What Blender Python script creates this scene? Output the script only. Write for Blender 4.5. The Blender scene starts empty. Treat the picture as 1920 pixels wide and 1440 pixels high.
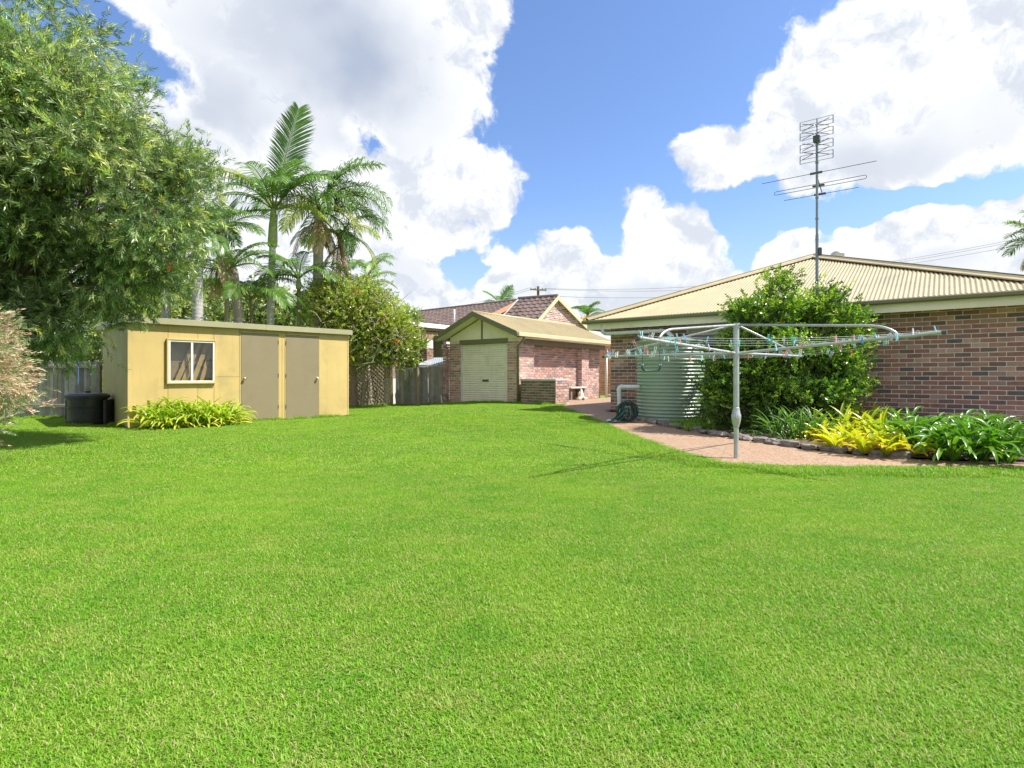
import bpy, math, random
import numpy as np
from mathutils import Vector, Matrix, Quaternion

random.seed(7)
rng = np.random.default_rng(7)
R = math.radians
SC = bpy.context.scene
COL = SC.collection

# ------------------------------------------------------------------ camera, world, sun, exposure
F, HY, CAMZ = 1040.0, 705.0, 1.08          # focal length and horizon in photo pixels, eye height in metres
cam_d = bpy.data.cameras.new('camera')
cam = bpy.data.objects.new('camera', cam_d)
COL.objects.link(cam)
cam.location = (0, 0, CAMZ)
cam.rotation_euler = (R(90), 0, 0)
cam_d.sensor_width = 36.0
cam_d.lens = 36.0 * F / 1920.0
cam_d.shift_y = -(720.0 - HY) / 1920.0
cam_d.clip_start, cam_d.clip_end = 0.05, 2000.0
SC.camera = cam

SUN_EL, SUN_AZ = R(53), R(98)              # azimuth measured from +Y towards +X
SUN = Vector((math.cos(SUN_EL) * math.sin(SUN_AZ), math.cos(SUN_EL) * math.cos(SUN_AZ), math.sin(SUN_EL)))
sd = bpy.data.lights.new('sun', 'SUN')
sd.energy = 3.4
sd.angle = R(0.55)
sd.color = (1.0, 0.95, 0.86)
sun = bpy.data.objects.new('sun', sd)
COL.objects.link(sun)
sun.rotation_euler = (-SUN).to_track_quat('-Z', 'Y').to_euler()
sun.location = (20, 0, 30)

SC.view_settings.view_transform = 'Standard'
SC.view_settings.look = 'None'
SC.view_settings.gamma = 1.0
SC.view_settings.use_curve_mapping = False
SC.view_settings.exposure = 1.36

W = bpy.data.worlds.new('World')
SC.world = W
W.use_nodes = True


class NT:
    """small helper for wiring shader nodes"""
    def __init__(self, tree):
        self.t = tree
        tree.nodes.clear()

    def n(self, kind, **kw):
        nd = self.t.nodes.new(kind)
        ins = kw.pop('ins', {})
        for k, v in kw.items():
            setattr(nd, k, v)
        for k, v in ins.items():
            s = nd.inputs[k]
            if isinstance(v, bpy.types.NodeSocket):
                self.t.links.new(v, s)
            else:
                s.default_value = v
        return nd

    def math(self, op, a, b=0.0, c=None, clamp=False):
        nd = self.n('ShaderNodeMath', operation=op, use_clamp=clamp, ins={0: a, 1: b})
        if c is not None:
            if isinstance(c, bpy.types.NodeSocket):
                self.t.links.new(c, nd.inputs[2])
            else:
                nd.inputs[2].default_value = c
        return nd.outputs[0]

    def vmath(self, op, a, b=(0, 0, 0)):
        nd = self.n('ShaderNodeVectorMath', operation=op, ins={0: a, 1: b})
        return nd.outputs['Value'] if op in ('LENGTH', 'DOT_PRODUCT') else nd.outputs[0]

    def noise(self, vec, scale, detail=4.0, rough=0.55):
        nd = self.n('ShaderNodeTexNoise', ins={'Scale': scale, 'Detail': detail, 'Roughness': rough})
        if vec is not None:
            self.t.links.new(vec, nd.inputs['Vector'])
        return nd.outputs

    def smooth(self, x, a, b, lo=0.0, hi=1.0):
        nd = self.n('ShaderNodeMapRange', interpolation_type='SMOOTHSTEP',
                    ins={'Value': x, 'From Min': a, 'From Max': b, 'To Min': lo, 'To Max': hi})
        return nd.outputs[0]

    def lin(self, x, a, b, lo=0.0, hi=1.0):
        nd = self.n('ShaderNodeMapRange', ins={'Value': x, 'From Min': a, 'From Max': b, 'To Min': lo, 'To Max': hi})
        return nd.outputs[0]

    def mix(self, f, a, b, blend='MIX'):
        nd = self.n('ShaderNodeMix', data_type='RGBA', blend_type=blend, clamp_factor=True)
        for k, v in ((0, f), (6, a), (7, b)):
            s = nd.inputs[k]
            if isinstance(v, bpy.types.NodeSocket):
                self.t.links.new(v, s)
            elif k == 0:
                s.default_value = v
            else:
                s.default_value = tuple(v) if len(v) == 4 else (*v, 1.0)
        return nd.outputs[2]

    def link(self, a, b):
        self.t.links.new(a, b)


def build_world():
    nt = NT(W.node_tree)
    out = nt.n('ShaderNodeOutputWorld')
    bg = nt.n('ShaderNodeBackground', ins={'Strength': 0.12})
    nt.link(bg.outputs[0], out.inputs[0])
    sky = nt.n('ShaderNodeTexSky', sky_type='NISHITA', sun_disc=False, sun_elevation=SUN_EL,
               sun_rotation=SUN_AZ, altitude=20.0, air_density=1.0, dust_density=0.6, ozone_density=1.6)
    d = nt.n('ShaderNodeTexCoord').outputs['Generated']
    # warp the direction a little so that cloud edges billow
    w1 = nt.noise(d, 5.0, 3.0, 0.5)[1]
    w1 = nt.vmath('SCALE', nt.vmath('SUBTRACT', w1, (0.5, 0.5, 0.5)))
    w1.node.inputs['Scale'].default_value = 0.10
    dw = nt.vmath('ADD', d, w1)
    w2 = nt.noise(d, 17.0, 3.0, 0.55)[1]
    w2 = nt.vmath('SCALE', nt.vmath('SUBTRACT', w2, (0.5, 0.5, 0.5)))
    w2.node.inputs['Scale'].default_value = 0.045
    dw = nt.vmath('ADD', dw, w2)

    # cloud bodies: centre (pixel of the photo turned into a direction), radii, weight
    blobs = CLOUDS
    field = None
    for (px, py, rx, ry, wgt) in blobs:
        v = Vector(((px - 960.0) / F, 1.0, (HY - py) / F))
        L = v.length
        c = v / L
        sx, sz = rx / F / (L * (1 + (v.x) ** 2) ** 0.3), ry / F / L
        q = nt.vmath('MULTIPLY', nt.vmath('SUBTRACT', dw, tuple(c)), (1.0 / sx, 0.0, 1.0 / sz))
        r = nt.vmath('LENGTH', q)
        b = nt.math('MULTIPLY', nt.math('SUBTRACT', 1.0, r), wgt)
        field = b if field is None else nt.math('SMOOTH_MAX', field, b, 0.12)
    for (px, py, rx, ry, wgt) in GAPS:
        v = Vector(((px - 960.0) / F, 1.0, (HY - py) / F))
        L = v.length
        q = nt.vmath('MULTIPLY', nt.vmath('SUBTRACT', dw, tuple(v / L)), (L * F / rx, 0.0, L * F / ry))
        field = nt.math('SUBTRACT', field, nt.math('MULTIPLY', nt.math('SUBTRACT', 1.0, nt.vmath('LENGTH', q)), wgt, clamp=True))
    # sky elsewhere: scattered cumulus everywhere from a slow noise (kept below the placed clouds in strength)
    slow = nt.noise(d, 2.3, 2.0, 0.5)[0]
    scat = nt.math('MULTIPLY', nt.math('SUBTRACT', slow, 0.49), 4.0)
    front = nt.smooth(nt.n('ShaderNodeSeparateXYZ', ins={0: d}).outputs[1], 0.35, 0.6, 0.0, -3.0)
    scat = nt.math('ADD', scat, front)
    field = nt.math('MAXIMUM', field, scat)
    field = nt.math('MINIMUM', field, 0.6)

    def dens(vec):
        # billowy detail: inverted ridged noise gives round cauliflower tops
        big = nt.noise(vec, 6.0, 3.0, 0.5)[0]
        fine = nt.noise(vec, 16.0, 10.0, 0.64)[0]
        e = nt.math('ADD', nt.math('MULTIPLY', nt.math('SUBTRACT', big, 0.5), 0.9),
                    nt.math('MULTIPLY', nt.math('SUBTRACT', fine, 0.5), 1.0))
        return e
    e0 = dens(dw)
    off = nt.vmath('ADD', dw, (0.022, 0.0, 0.030))
    e1 = dens(off)
    D = nt.math('ADD', field, e0)
    alpha = nt.smooth(D, -0.06, 0.16)
    # billows lit from the sun side, thick bellies grey
    lit = nt.smooth(nt.math('SUBTRACT', e0, e1), -0.22, 0.10)
    thick = nt.smooth(D, 0.2, 0.75)
    zz = nt.n('ShaderNodeSeparateXYZ', ins={0: d}).outputs
    belly = nt.noise(nt.vmath('ADD', d, (0.3, 0.1, 0.7)), 3.1, 4.0, 0.55)[0]
    belly = nt.smooth(belly, 0.38, 0.62)
    gf = None
    for (px, py, rx, ry, wgt) in GREYS:
        v = Vector(((px - 960.0) / F, 1.0, (HY - py) / F))
        L = v.length
        q = nt.vmath('MULTIPLY', nt.vmath('SUBTRACT', dw, tuple(v / L)), (L * F / rx, 0.0, L * F / ry))
        b = nt.smooth(nt.vmath('LENGTH', q), 1.1, 0.15, 0.0, wgt)
        gf = b if gf is None else nt.math('SMOOTH_MAX', gf, b, 0.2)
    back = nt.smooth(nt.n('ShaderNodeSeparateXYZ', ins={0: d}).outputs[1], 0.55, 0.3)
    gf = nt.math('ADD', gf, nt.math('MULTIPLY', nt.math('MULTIPLY', back, thick), 0.5))
    grey = nt.math('MULTIPLY', nt.math('MULTIPLY', gf, nt.smooth(D, 0.05, 0.5)), nt.math('ADD', nt.math('MULTIPLY', belly, 0.35), 0.72))
    grey = nt.math('MAXIMUM', grey, nt.math('MULTIPLY', nt.math('SUBTRACT', 1.0, lit), 0.58))
    ccol = nt.mix(grey, (3.65, 3.70, 3.76), (1.60, 1.84, 2.32))
    skc = nt.mix(1.0, sky.outputs[0], (0.545, 0.615, 0.745), 'MULTIPLY')
    # thin white haze low over the horizon
    hz = nt.smooth(zz[2], 0.0, 0.32, 0.55, 0.0)
    skc = nt.mix(hz, skc, (2.35, 2.7, 3.25))
    allc = nt.mix(alpha, skc, ccol)
    nt.link(allc, bg.inputs[0])
    W.cycles.sampling_method = 'MANUAL'
    W.cycles.sample_map_resolution = 512


# blue gaps between the clouds
GAPS = [(1385, 425, 60, 90, 0.9), (1690, 372, 210, 36, 0.8), (684, 266, 50, 44, 0.75), (215, 85, 160, 115, 0.95), (868, 500, 70, 50, 1.0), (1150, 440, 60, 50, 0.8), (540, 265, 70, 40, 0.5)]
# heavy grey parts: centre, radii, weight
GREYS = [(600, 90, 330, 170, 1.0), (400, 190, 240, 150, 0.75), (800, 200, 160, 90, 0.35), (600, 250, 330, 70, 0.5), (760, 530, 170, 80, 0.5), (1270, 550, 260, 55, 0.75),
         (1650, 290, 270, 80, 0.6), (1850, 230, 200, 120, 0.4), (1690, 500, 260, 45, 0.45), (1000, 560, 160, 45, 0.5)]
CLOUDS = [
    # big grey-white bank upper left
    (420, 60, 260, 200, 1.0), (640, 90, 300, 190, 1.15), (800, 110, 150, 150, 1.0), (520, 220, 330, 130, 1.0),
    (250, 250, 220, 160, 0.9), (900, 40, 60, 80, 0.8), (860, 30, 90, 80, 0.9),
    # bright cumulus left of the middle
    (770, 330, 150, 110, 1.0), (880, 350, 110, 80, 1.0), (760, 450, 170, 120, 1.0), (640, 430, 220, 200, 1.0),
    (700, 560, 240, 110, 0.9), (420, 480, 240, 200, 0.8),
    # low row over the garage
    (960, 540, 140, 60, 0.9), (1080, 505, 130, 70, 0.95), (1255, 480, 125, 72, 1.0), (1180, 425, 55, 60, 0.8),
    (1200, 560, 260, 70, 1.0), (1050, 440, 60, 22, 0.5), (920, 478, 60, 24, 0.5),
    # big cumulus right
    (1760, 120, 300, 200, 1.1), (1560, 180, 150, 120, 1.0), (1400, 305, 130, 70, 0.95), (1720, 240, 300, 85, 1.1),
    (1900, 90, 260, 190, 1.0), (1800, 10, 130, 80, 1.0), (1480, 340, 100, 36, 0.6),
    # low cumulus behind the aerial and right edge
    (1470, 470, 70, 50, 0.95), (1560, 500, 160, 60, 0.95), (1720, 430, 140, 80, 1.0), (1680, 510, 250, 60, 0.9),
    (1930, 430, 100, 80, 1.0), (1900, 520, 140, 50, 0.8), (1590, 440, 50, 30, 0.6),
]
build_world()


# ------------------------------------------------------------------ places
def ss(a, b, x):
    t = min(1.0, max(0.0, (x - a) / (b - a)))
    return t * t * (3 - 2 * t)


def gz(x, y):
    """height of the ground: flat lawn that climbs a little towards the garage"""
    return 0.17 * ss(9.5, 15.0, y) * ss(-4.5, -0.5, x)


def gz_np(x, y):
    t = np.clip((y - 9.5) / 5.5, 0, 1)
    s = np.clip((x + 4.5) / 4.0, 0, 1)
    return 0.17 * t * t * (3 - 2 * t) * s * s * (3 - 2 * s)


def at(px, py, d):
    """a point at depth d (metres) that the photo shows at px, py"""
    return Vector(((px - 960.0) / F * d, d, CAMZ - (py - HY) / F * d))


def gp(px, py):
    """the ground point the photo shows at px, py"""
    z = 0.0
    for _ in range(30):
        d = (CAMZ - z) * F / (py - HY)
        z = gz((px - 960.0) / F * d, d)
    return Vector(((px - 960.0) / F * d, d, z))


def to_px(p):
    return 960 + F * p[0] / p[1], HY - F * (p[2] - CAMZ) / p[1]


# ------------------------------------------------------------------ meshes
class MB:
    """collects vertices, faces and a per-vertex colour for one mesh"""
    def __init__(self):
        self.v, self.f, self.c, self.n = [], [], [], 0

    def add(self, v, faces, col=(1, 1, 1)):
        v = np.asarray(v, dtype=np.float32).reshape(-1, 3)
        self.v.append(v)
        if not isinstance(faces, list) or (faces and np.ndim(faces[0]) == 1):
            groups = {}
            for fc in (faces if isinstance(faces, list) else list(faces)):
                groups.setdefault(len(fc), []).append(fc)
            faces = [np.asarray(g) for g in groups.values()]
        for g in faces:
            self.f.append(np.asarray(g, dtype=np.int64) + self.n)
        c = np.asarray(col, dtype=np.float32)
        if c.ndim == 1:
            c = np.repeat(c[None, :], len(v), 0)
        self.c.append(c)
        self.n += len(v)
        return self

    def box(self, lo, hi, col=(1, 1, 1), M=None):
        x0, y0, z0 = lo
        x1, y1, z1 = hi
        v = np.array([(x0, y0, z0), (x1, y0, z0), (x1, y1, z0), (x0, y1, z0),
                      (x0, y0, z1), (x1, y0, z1), (x1, y1, z1), (x0, y1, z1)], dtype=np.float32)
        if M is not None:
            v = xf(v, M)
        return self.add(v, [(3, 2, 1, 0), (4, 5, 6, 7), (0, 1, 5, 4), (1, 2, 6, 5), (2, 3, 7, 6), (3, 0, 4, 7)], col)

    def obox(self, o, u, n, lo, hi, col=(1, 1, 1)):
        """box in a frame: origin o, u along, n outward, z up; lo/hi are (along, outward, up)"""
        M = frame(o, u, n)
        return self.box(lo, hi, col, M)

    def bbox(self, o, u, n, lo, hi, bev=0.004, col=(1, 1, 1)):
        """box with chamfered edges in a frame"""
        M = frame(o, u, n)
        v, f = bevel_box(lo, hi, bev)
        return self.add(xf(v, M), f, col)

    def tube(self, pts, r, sides=8, col=(1, 1, 1), caps=True):
        pts = [Vector(p) for p in pts]
        m = len(pts)
        rr = [r] * m if np.isscalar(r) else list(r)
        V = []
        prev = None
        for i, p in enumerate(pts):
            t = (pts[min(i + 1, m - 1)] - pts[max(i - 1, 0)])
            if t.length < 1e-9:
                t = Vector((0, 0, 1))
            t.normalize()
            if prev is None:
                a = Vector((0, 0, 1)) if abs(t.z) < 0.9 else Vector((1, 0, 0))
                u = t.cross(a).normalized()
            else:
                u = (prev - t * prev.dot(t))
                u = u.normalized() if u.length > 1e-6 else t.orthogonal().normalized()
            prev = u
            w = t.cross(u)
            for k in range(sides):
                an = 2 * math.pi * k / sides
                V.append(p + (u * math.cos(an) + w * math.sin(an)) * rr[i])
        fs = []
        for i in range(m - 1):
            for k in range(sides):
                k2 = (k + 1) % sides
                fs.append((i * sides + k, i * sides + k2, (i + 1) * sides + k2, (i + 1) * sides + k))
        if caps:
            fs.append(tuple(range(sides))[::-1])
            fs.append(tuple((m - 1) * sides + k for k in range(sides)))
        return self.add([tuple(q) for q in V], fs, col)

    def lathe(self, prof, o=(0, 0, 0), sides=32, col=(1, 1, 1), cap0=False, cap1=False):
        o = Vector(o)
        V = []
        for (r, z) in prof:
            for k in range(sides):
                an = 2 * math.pi * k / sides
                V.append((o.x + r * math.cos(an), o.y + r * math.sin(an), o.z + z))
        fs = []
        for i in range(len(prof) - 1):
            for k in range(sides):
                k2 = (k + 1) % sides
                fs.append((i * sides + k, i * sides + k2, (i + 1) * sides + k2, (i + 1) * sides + k))
        if cap0:
            fs.append(tuple(range(sides))[::-1])
        if cap1:
            fs.append(tuple((len(prof) - 1) * sides + k for k in range(sides)))
        return self.add(V, fs, col)

    def prism(self, poly, d, col=(1, 1, 1)):
        """polygon (3D points, one plane) pushed along the vector d"""
        n = len(poly)
        d = Vector(d)
        V = [tuple(Vector(p)) for p in poly] + [tuple(Vector(p) + d) for p in poly]
        fs = [tuple(range(n))[::-1], tuple(range(n, 2 * n))]
        for i in range(n):
            j = (i + 1) % n
            fs.append((i, j, n + j, n + i))
        return self.add(V, fs, col)

    def mesh(self, name, off=None, smooth=False):
        v = np.concatenate(self.v)
        c = np.concatenate(self.c)
        if off is not None:
            v = v - np.asarray(tuple(off), dtype=np.float32)
        me = bpy.data.meshes.new(name)
        me.vertices.add(len(v))
        me.vertices.foreach_set('co', v.astype(np.float32).ravel())
        sizes = np.concatenate([np.full(len(g), g.shape[1], dtype=np.int64) for g in self.f])
        loops = np.concatenate([g.ravel() for g in self.f])
        me.loops.add(len(loops))
        me.loops.foreach_set('vertex_index', loops.astype(np.int32))
        me.polygons.add(len(sizes))
        st = np.concatenate([[0], np.cumsum(sizes)[:-1]])
        me.polygons.foreach_set('loop_start', st.astype(np.int32))
        me.polygons.foreach_set('loop_total', sizes.astype(np.int32))
        me.polygons.foreach_set('use_smooth', np.full(len(sizes), bool(smooth)))
        a = me.attributes.new('col', 'FLOAT_COLOR', 'POINT')
        a.data.foreach_set('color', np.concatenate([c, np.ones((len(c), 1), np.float32)], 1).astype(np.float32).ravel())
        me.update(calc_edges=True)
        me.validate()
        return me


def frame(o, u, n):
    u, n = Vector(u), Vector(n)
    M = Matrix.Identity(4)
    for i in range(3):
        M[i][0], M[i][1], M[i][2], M[i][3] = u[i], n[i], (0, 0, 1)[i], Vector(o)[i]
    return M


def xf(v, M):
    A = np.array(M)
    return (np.asarray(v) @ A[:3, :3].T + A[:3, 3]).astype(np.float32)


def bevel_box(lo, hi, b):
    x0, y0, z0 = lo
    x1, y1, z1 = hi
    b = min(b, (x1 - x0) * 0.3, (y1 - y0) * 0.3, (z1 - z0) * 0.3)
    V, idx = [], {}
    for sx in (0, 1):
        for sy in (0, 1):
            for sz in (0, 1):
                c = ((x0, x1)[sx], (y0, y1)[sy], (z0, z1)[sz])
                d = ((b, -b)[sx], (b, -b)[sy], (b, -b)[sz])
                for ax in range(3):          # vertex lying on the face normal to axis ax
                    p = [c[i] + (0 if i == ax else d[i]) for i in range(3)]
                    idx[(sx, sy, sz, ax)] = len(V)
                    V.append(p)
    fs = []
    for ax in range(3):
        o = [i for i in range(3) if i != ax]
        for s in (0, 1):
            q = []
            for (a, b2) in ((0, 0), (1, 0), (1, 1), (0, 1)):
                k = [0, 0, 0]
                k[ax], k[o[0]], k[o[1]] = s, a, b2
                q.append(idx[(*k, ax)])
            flip = (s == 0) != (ax == 1)
            fs.append(tuple(q[::-1]) if flip else tuple(q))
    for ax in range(3):                       # edges along ax
        o = [i for i in range(3) if i != ax]
        for a in (0, 1):
            for b2 in (0, 1):
                k0, k1 = [0, 0, 0], [0, 0, 0]
                k0[ax], k1[ax] = 0, 1
                k0[o[0]] = k1[o[0]] = a
                k0[o[1]] = k1[o[1]] = b2
                q = (idx[(*k0, o[0])], idx[(*k1, o[0])], idx[(*k1, o[1])], idx[(*k0, o[1])])
                flip = (a == b2) == (ax == 1)
                fs.append(q if flip else q[::-1])
    for k in [(a, b2, c) for a in (0, 1) for b2 in (0, 1) for c in (0, 1)]:
        t = (idx[(*k, 0)], idx[(*k, 1)], idx[(*k, 2)])
        fs.append(t if sum(k) % 2 == 1 else t[::-1])
    return np.array(V, dtype=np.float32), fs


WLOC = {}


def thing(name, label, cat, loc=(0, 0, 0), group=None):
    o = bpy.data.objects.new(name, None)
    o.empty_display_size = 0.2
    COL.objects.link(o)
    o.location = loc
    WLOC[o.name] = Vector(loc)
    return tag(o, label, cat, group)


def tag(o, label=None, cat=None, group=None, kind=None):
    if label:
        o['label'] = label
    if cat:
        o['category'] = cat
    if group:
        o['group'] = group
    if kind:
        o['kind'] = kind
    return o


def obj(name, mb, mat, parent=None, smooth=False, kind=None, loc=None, bevel=0.0):
    """link a collected mesh as one object; world coordinates in, origin at the parent's (or loc)"""
    off = WLOC.get(parent.name, Vector()) if parent is not None else (Vector(loc) if loc is not None else Vector())
    me = mb.mesh(name, off, smooth)
    if mat is not None:
        me.materials.append(mat)
    o = bpy.data.objects.new(name, me)
    COL.objects.link(o)
    if parent is not None:
        o.parent = parent
    elif loc is not None:
        o.location = loc
    WLOC[o.name] = off
    if kind:
        o['kind'] = kind
    if smooth == 'auto' and hasattr(me, 'set_sharp_from_angle'):
        me.set_sharp_from_angle(angle=R(35))
    if bevel:
        m = o.modifiers.new('bevel', 'BEVEL')
        m.width = bevel
        m.segments = 2
        m.limit_method = 'ANGLE'
    return o


def inst(name, me, parent=None, loc=(0, 0, 0), rot=None, scale=None):
    """another object that shares the mesh me; loc in world coordinates"""
    o = bpy.data.objects.new(name, me)
    COL.objects.link(o)
    off = Vector()
    if parent is not None:
        o.parent = parent
        off = WLOC.get(parent.name, Vector())
    o.location = Vector(loc) - off
    if rot is not None:
        o.rotation_euler = rot
    if scale is not None:
        o.scale = scale
    return o


# ------------------------------------------------------------------ materials
def new_mat(name):
    m = bpy.data.materials.new(name)
    m.use_nodes = True
    nt = NT(m.node_tree)
    out = nt.n('ShaderNodeOutputMaterial')
    return m, nt, out


def mat(name, base, rough=0.6, var=0.12, vscale=3.0, bump=0.0, bscale=60.0, metal=0.0, spec=0.5,
        attr=False, dirt=None, dirt_amt=0.0, dscale=1.5, rvar=0.1, streak=None):
    """a painted / mineral / metal surface: colour wanders, roughness wanders, fine relief, optional dirt"""
    m, nt, out = new_mat(name)
    P = nt.n('ShaderNodeBsdfPrincipled')
    nt.link(P.outputs[0], out.inputs[0])
    pos = nt.n('ShaderNodeNewGeometry').outputs['Position']
    if attr:
        c = nt.n('ShaderNodeAttribute', attribute_name='col').outputs['Color']
    else:
        c = nt.n('ShaderNodeRGB')
        c.outputs[0].default_value = (*base, 1)
        c = c.outputs[0]
    n1 = nt.noise(pos, vscale, 6.0, 0.6)[0]
    f = nt.lin(n1, 0.25, 0.75, 1.0 - var, 1.0 + var)
    cc = nt.vmath('SCALE', c)
    nt.link(f, cc.node.inputs['Scale'])
    col = cc
    if dirt is not None:
        n2 = nt.noise(pos, dscale, 8.0, 0.65)[0]
        col = nt.mix(nt.math('MULTIPLY', nt.smooth(n2, 0.5, 0.72), dirt_amt), col, dirt)
    if streak is not None:
        sv = nt.vmath('MULTIPLY', pos, (6.0, 6.0, 0.5))
        n3 = nt.noise(sv, 1.6, 5.0, 0.6)[0]
        col = nt.mix(nt.math('MULTIPLY', nt.smooth(n3, 0.5, 0.75), 0.35), col, streak)
    nt.link(col, P.inputs['Base Color'])
    rn = nt.noise(pos, vscale * 4, 3.0, 0.5)[0]
    nt.link(nt.lin(rn, 0.3, 0.7, max(0.02, rough - rvar), min(1.0, rough + rvar)), P.inputs['Roughness'])
    P.inputs['Metallic'].default_value = metal
    P.inputs['Specular IOR Level'].default_value = spec
    if bump > 0:
        bn = nt.noise(pos, bscale, 5.0, 0.6)[0]
        b = nt.n('ShaderNodeBump', ins={'Strength': 1.0, 'Distance': bump, 'Height': bn})
        nt.link(b.outputs[0], P.inputs['Normal'])
    return m


def leaf_mat(name, rough=0.45, trans=0.35, tint=(1.0, 1.0, 1.0), tcol=(1.15, 1.35, 0.45), vscale=1.5, var=0.25, spec=0.4):
    """leaves: colour from the mesh, light comes through them"""
    m, nt, out = new_mat(name)
    c = nt.n('ShaderNodeAttribute', attribute_name='col').outputs['Color']
    pos = nt.n('ShaderNodeNewGeometry').outputs['Position']
    n1 = nt.noise(pos, vscale, 4.0, 0.6)[0]
    cc = nt.vmath('SCALE', c)
    nt.link(nt.lin(n1, 0.3, 0.7, 1 - var, 1 + var), cc.node.inputs['Scale'])
    cc = nt.vmath('MULTIPLY', cc, tint)
    P = nt.n('ShaderNodeBsdfPrincipled', ins={'Base Color': cc, 'Roughness': rough, 'Specular IOR Level': spec})
    T = nt.n('ShaderNodeBsdfTranslucent', ins={'Color': nt.vmath('MULTIPLY', cc, tcol)})
    mx = nt.n('ShaderNodeMixShader', ins={0: trans})
    nt.link(P.outputs[0], mx.inputs[1])
    nt.link(T.outputs[0], mx.inputs[2])
    nt.link(mx.outputs[0], out.inputs[0])
    return m


def jitter(base, n, amt=0.2, hue=0.1):
    b = np.asarray(base, dtype=np.float32)
    k = 1 + amt * rng.standard_normal((n, 1)).clip(-2, 2)
    h = 1 + hue * rng.standard_normal((n, 3)).clip(-2, 2)
    return np.clip(b * k * h, 0.003, 0.95).astype(np.float32)


def unit(v):
    return v / np.maximum(np.linalg.norm(v, axis=-1, keepdims=True), 1e-9)


def leaves(mb, p, d, L, Wd, col, nrm=None, fold=0.0, mid=0.5):
    """diamond leaves: base p, direction d, length L, width Wd"""
    n = len(p)
    p, d = np.asarray(p, np.float32), unit(np.asarray(d, np.float32))
    if nrm is None:
        nrm = rng.standard_normal((n, 3))
    s = unit(np.cross(d, nrm))
    up = np.cross(s, d)
    L = np.broadcast_to(np.asarray(L, np.float32), (n,))[:, None]
    Wd = np.broadcast_to(np.asarray(Wd, np.float32), (n,))[:, None]
    m = p + d * L * mid + up * L * fold
    v = np.stack([p, m + s * Wd * 0.5, p + d * L, m - s * Wd * 0.5], 1).reshape(-1, 3)
    f = np.arange(4 * n).reshape(n, 4)
    c = np.repeat(np.asarray(col, np.float32).reshape(-1, 3) if np.ndim(col) > 1 else np.tile(np.asarray(col, np.float32), (n, 1)), 4, 0)
    mb.add(v, [f], c)


M = {}
M['mortar'] = mat('mortar', (0.70, 0.645, 0.60), 0.9, 0.15, 6.0, 0.003, 120)
M['brick'] = mat('brick', (1, 1, 1), 0.85, 0.22, 14.0, 0.003, 90, attr=True, dirt=(0.09, 0.07, 0.065), dirt_amt=0.30, dscale=7.0)
M['mossy_brick'] = mat('mossy_brick', (1, 1, 1), 0.9, 0.25, 12.0, 0.004, 80, attr=True, dirt=(0.06, 0.07, 0.03), dirt_amt=0.7, dscale=4.0)
M['shed_paint'] = mat('shed_paint', (0.53, 0.39, 0.15), 0.6, 0.09, 1.3, 0.0008, 40, dirt=(0.30, 0.25, 0.11), dirt_amt=0.5, dscale=1.6, streak=(0.36, 0.29, 0.12))
M['shed_shaded'] = mat('shed_paint_shaded', (0.42, 0.35, 0.155), 0.65, 0.1, 1.3, 0.0008, 40, dirt=(0.27, 0.24, 0.12), dirt_amt=0.5, dscale=1.0, streak=(0.3, 0.26, 0.13))  # shed paint darkened for the shaded left end, shade put into the colour
M['shed_trim'] = mat('shed_trim', (0.33, 0.31, 0.19), 0.55, 0.08, 2.0, 0.0006, 50, dirt=(0.22, 0.21, 0.13), dirt_amt=0.4)
M['shed_door'] = mat('shed_door', (0.235, 0.192, 0.115), 0.5, 0.06, 1.5, 0.0006, 60, dirt=(0.19, 0.165, 0.11), dirt_amt=0.3, streak=(0.23, 0.2, 0.14))
M['white_paint'] = mat('white_paint', (0.78, 0.77, 0.74), 0.4, 0.05, 4.0, 0.0005, 60, dirt=(0.5, 0.48, 0.42), dirt_amt=0.3, dscale=5)
M['pvc'] = mat('white_plastic_pipe', (0.66, 0.68, 0.70), 0.35, 0.05, 4.0, dirt=(0.45, 0.45, 0.42), dirt_amt=0.3, dscale=6)
M['cream'] = mat('cream_paint', (0.56, 0.48, 0.31), 0.55, 0.06, 1.8, 0.0006, 40, dirt=(0.48, 0.42, 0.27), dirt_amt=0.3)
M['cream_pale'] = mat('pale_cream_paint', (0.84, 0.77, 0.62), 0.55, 0.06, 1.8, 0.0006, 40, dirt=(0.5, 0.46, 0.36), dirt_amt=0.3)
M['olive'] = mat('olive_trim', (0.165, 0.16, 0.085), 0.45, 0.08, 2.0, dirt=(0.11, 0.105, 0.06), dirt_amt=0.3)
M['roof_cream'] = mat('cream_corrugated_steel', (0.41, 0.34, 0.195), 0.45, 0.08, 0.9, 0.0, 40, dirt=(0.28, 0.24, 0.15), dirt_amt=0.6, dscale=1.2, spec=0.4, streak=(0.30, 0.255, 0.155))
M['rollerdoor'] = mat('cream_roller_door', (0.84, 0.78, 0.68), 0.4, 0.05, 2.0, dirt=(0.48, 0.44, 0.33), dirt_amt=0.3, streak=(0.55, 0.5, 0.38))
M['beam_grey'] = mat('dark_beam', (0.17, 0.155, 0.125), 0.6, 0.1, 3.0)
M['tank'] = mat('green_tank_steel', (0.26, 0.35, 0.26), 0.36, 0.08, 2.0, dirt=(0.22, 0.28, 0.20), dirt_amt=0.4, spec=0.5, streak=(0.3, 0.36, 0.28))
M['galv'] = mat('galvanised_steel', (0.46, 0.48, 0.51), 0.42, 0.14, 9.0, 0.0004, 120, metal=0.55, dirt=(0.33, 0.34, 0.35), dirt_amt=0.5, dscale=8)
M['mast'] = mat('weathered_steel_mast', (0.22, 0.25, 0.30), 0.45, 0.12, 6.0, metal=0.4)
M['darkmetal'] = mat('dark_metal', (0.08, 0.085, 0.095), 0.5, 0.1, 6.0, metal=0.2)
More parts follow.
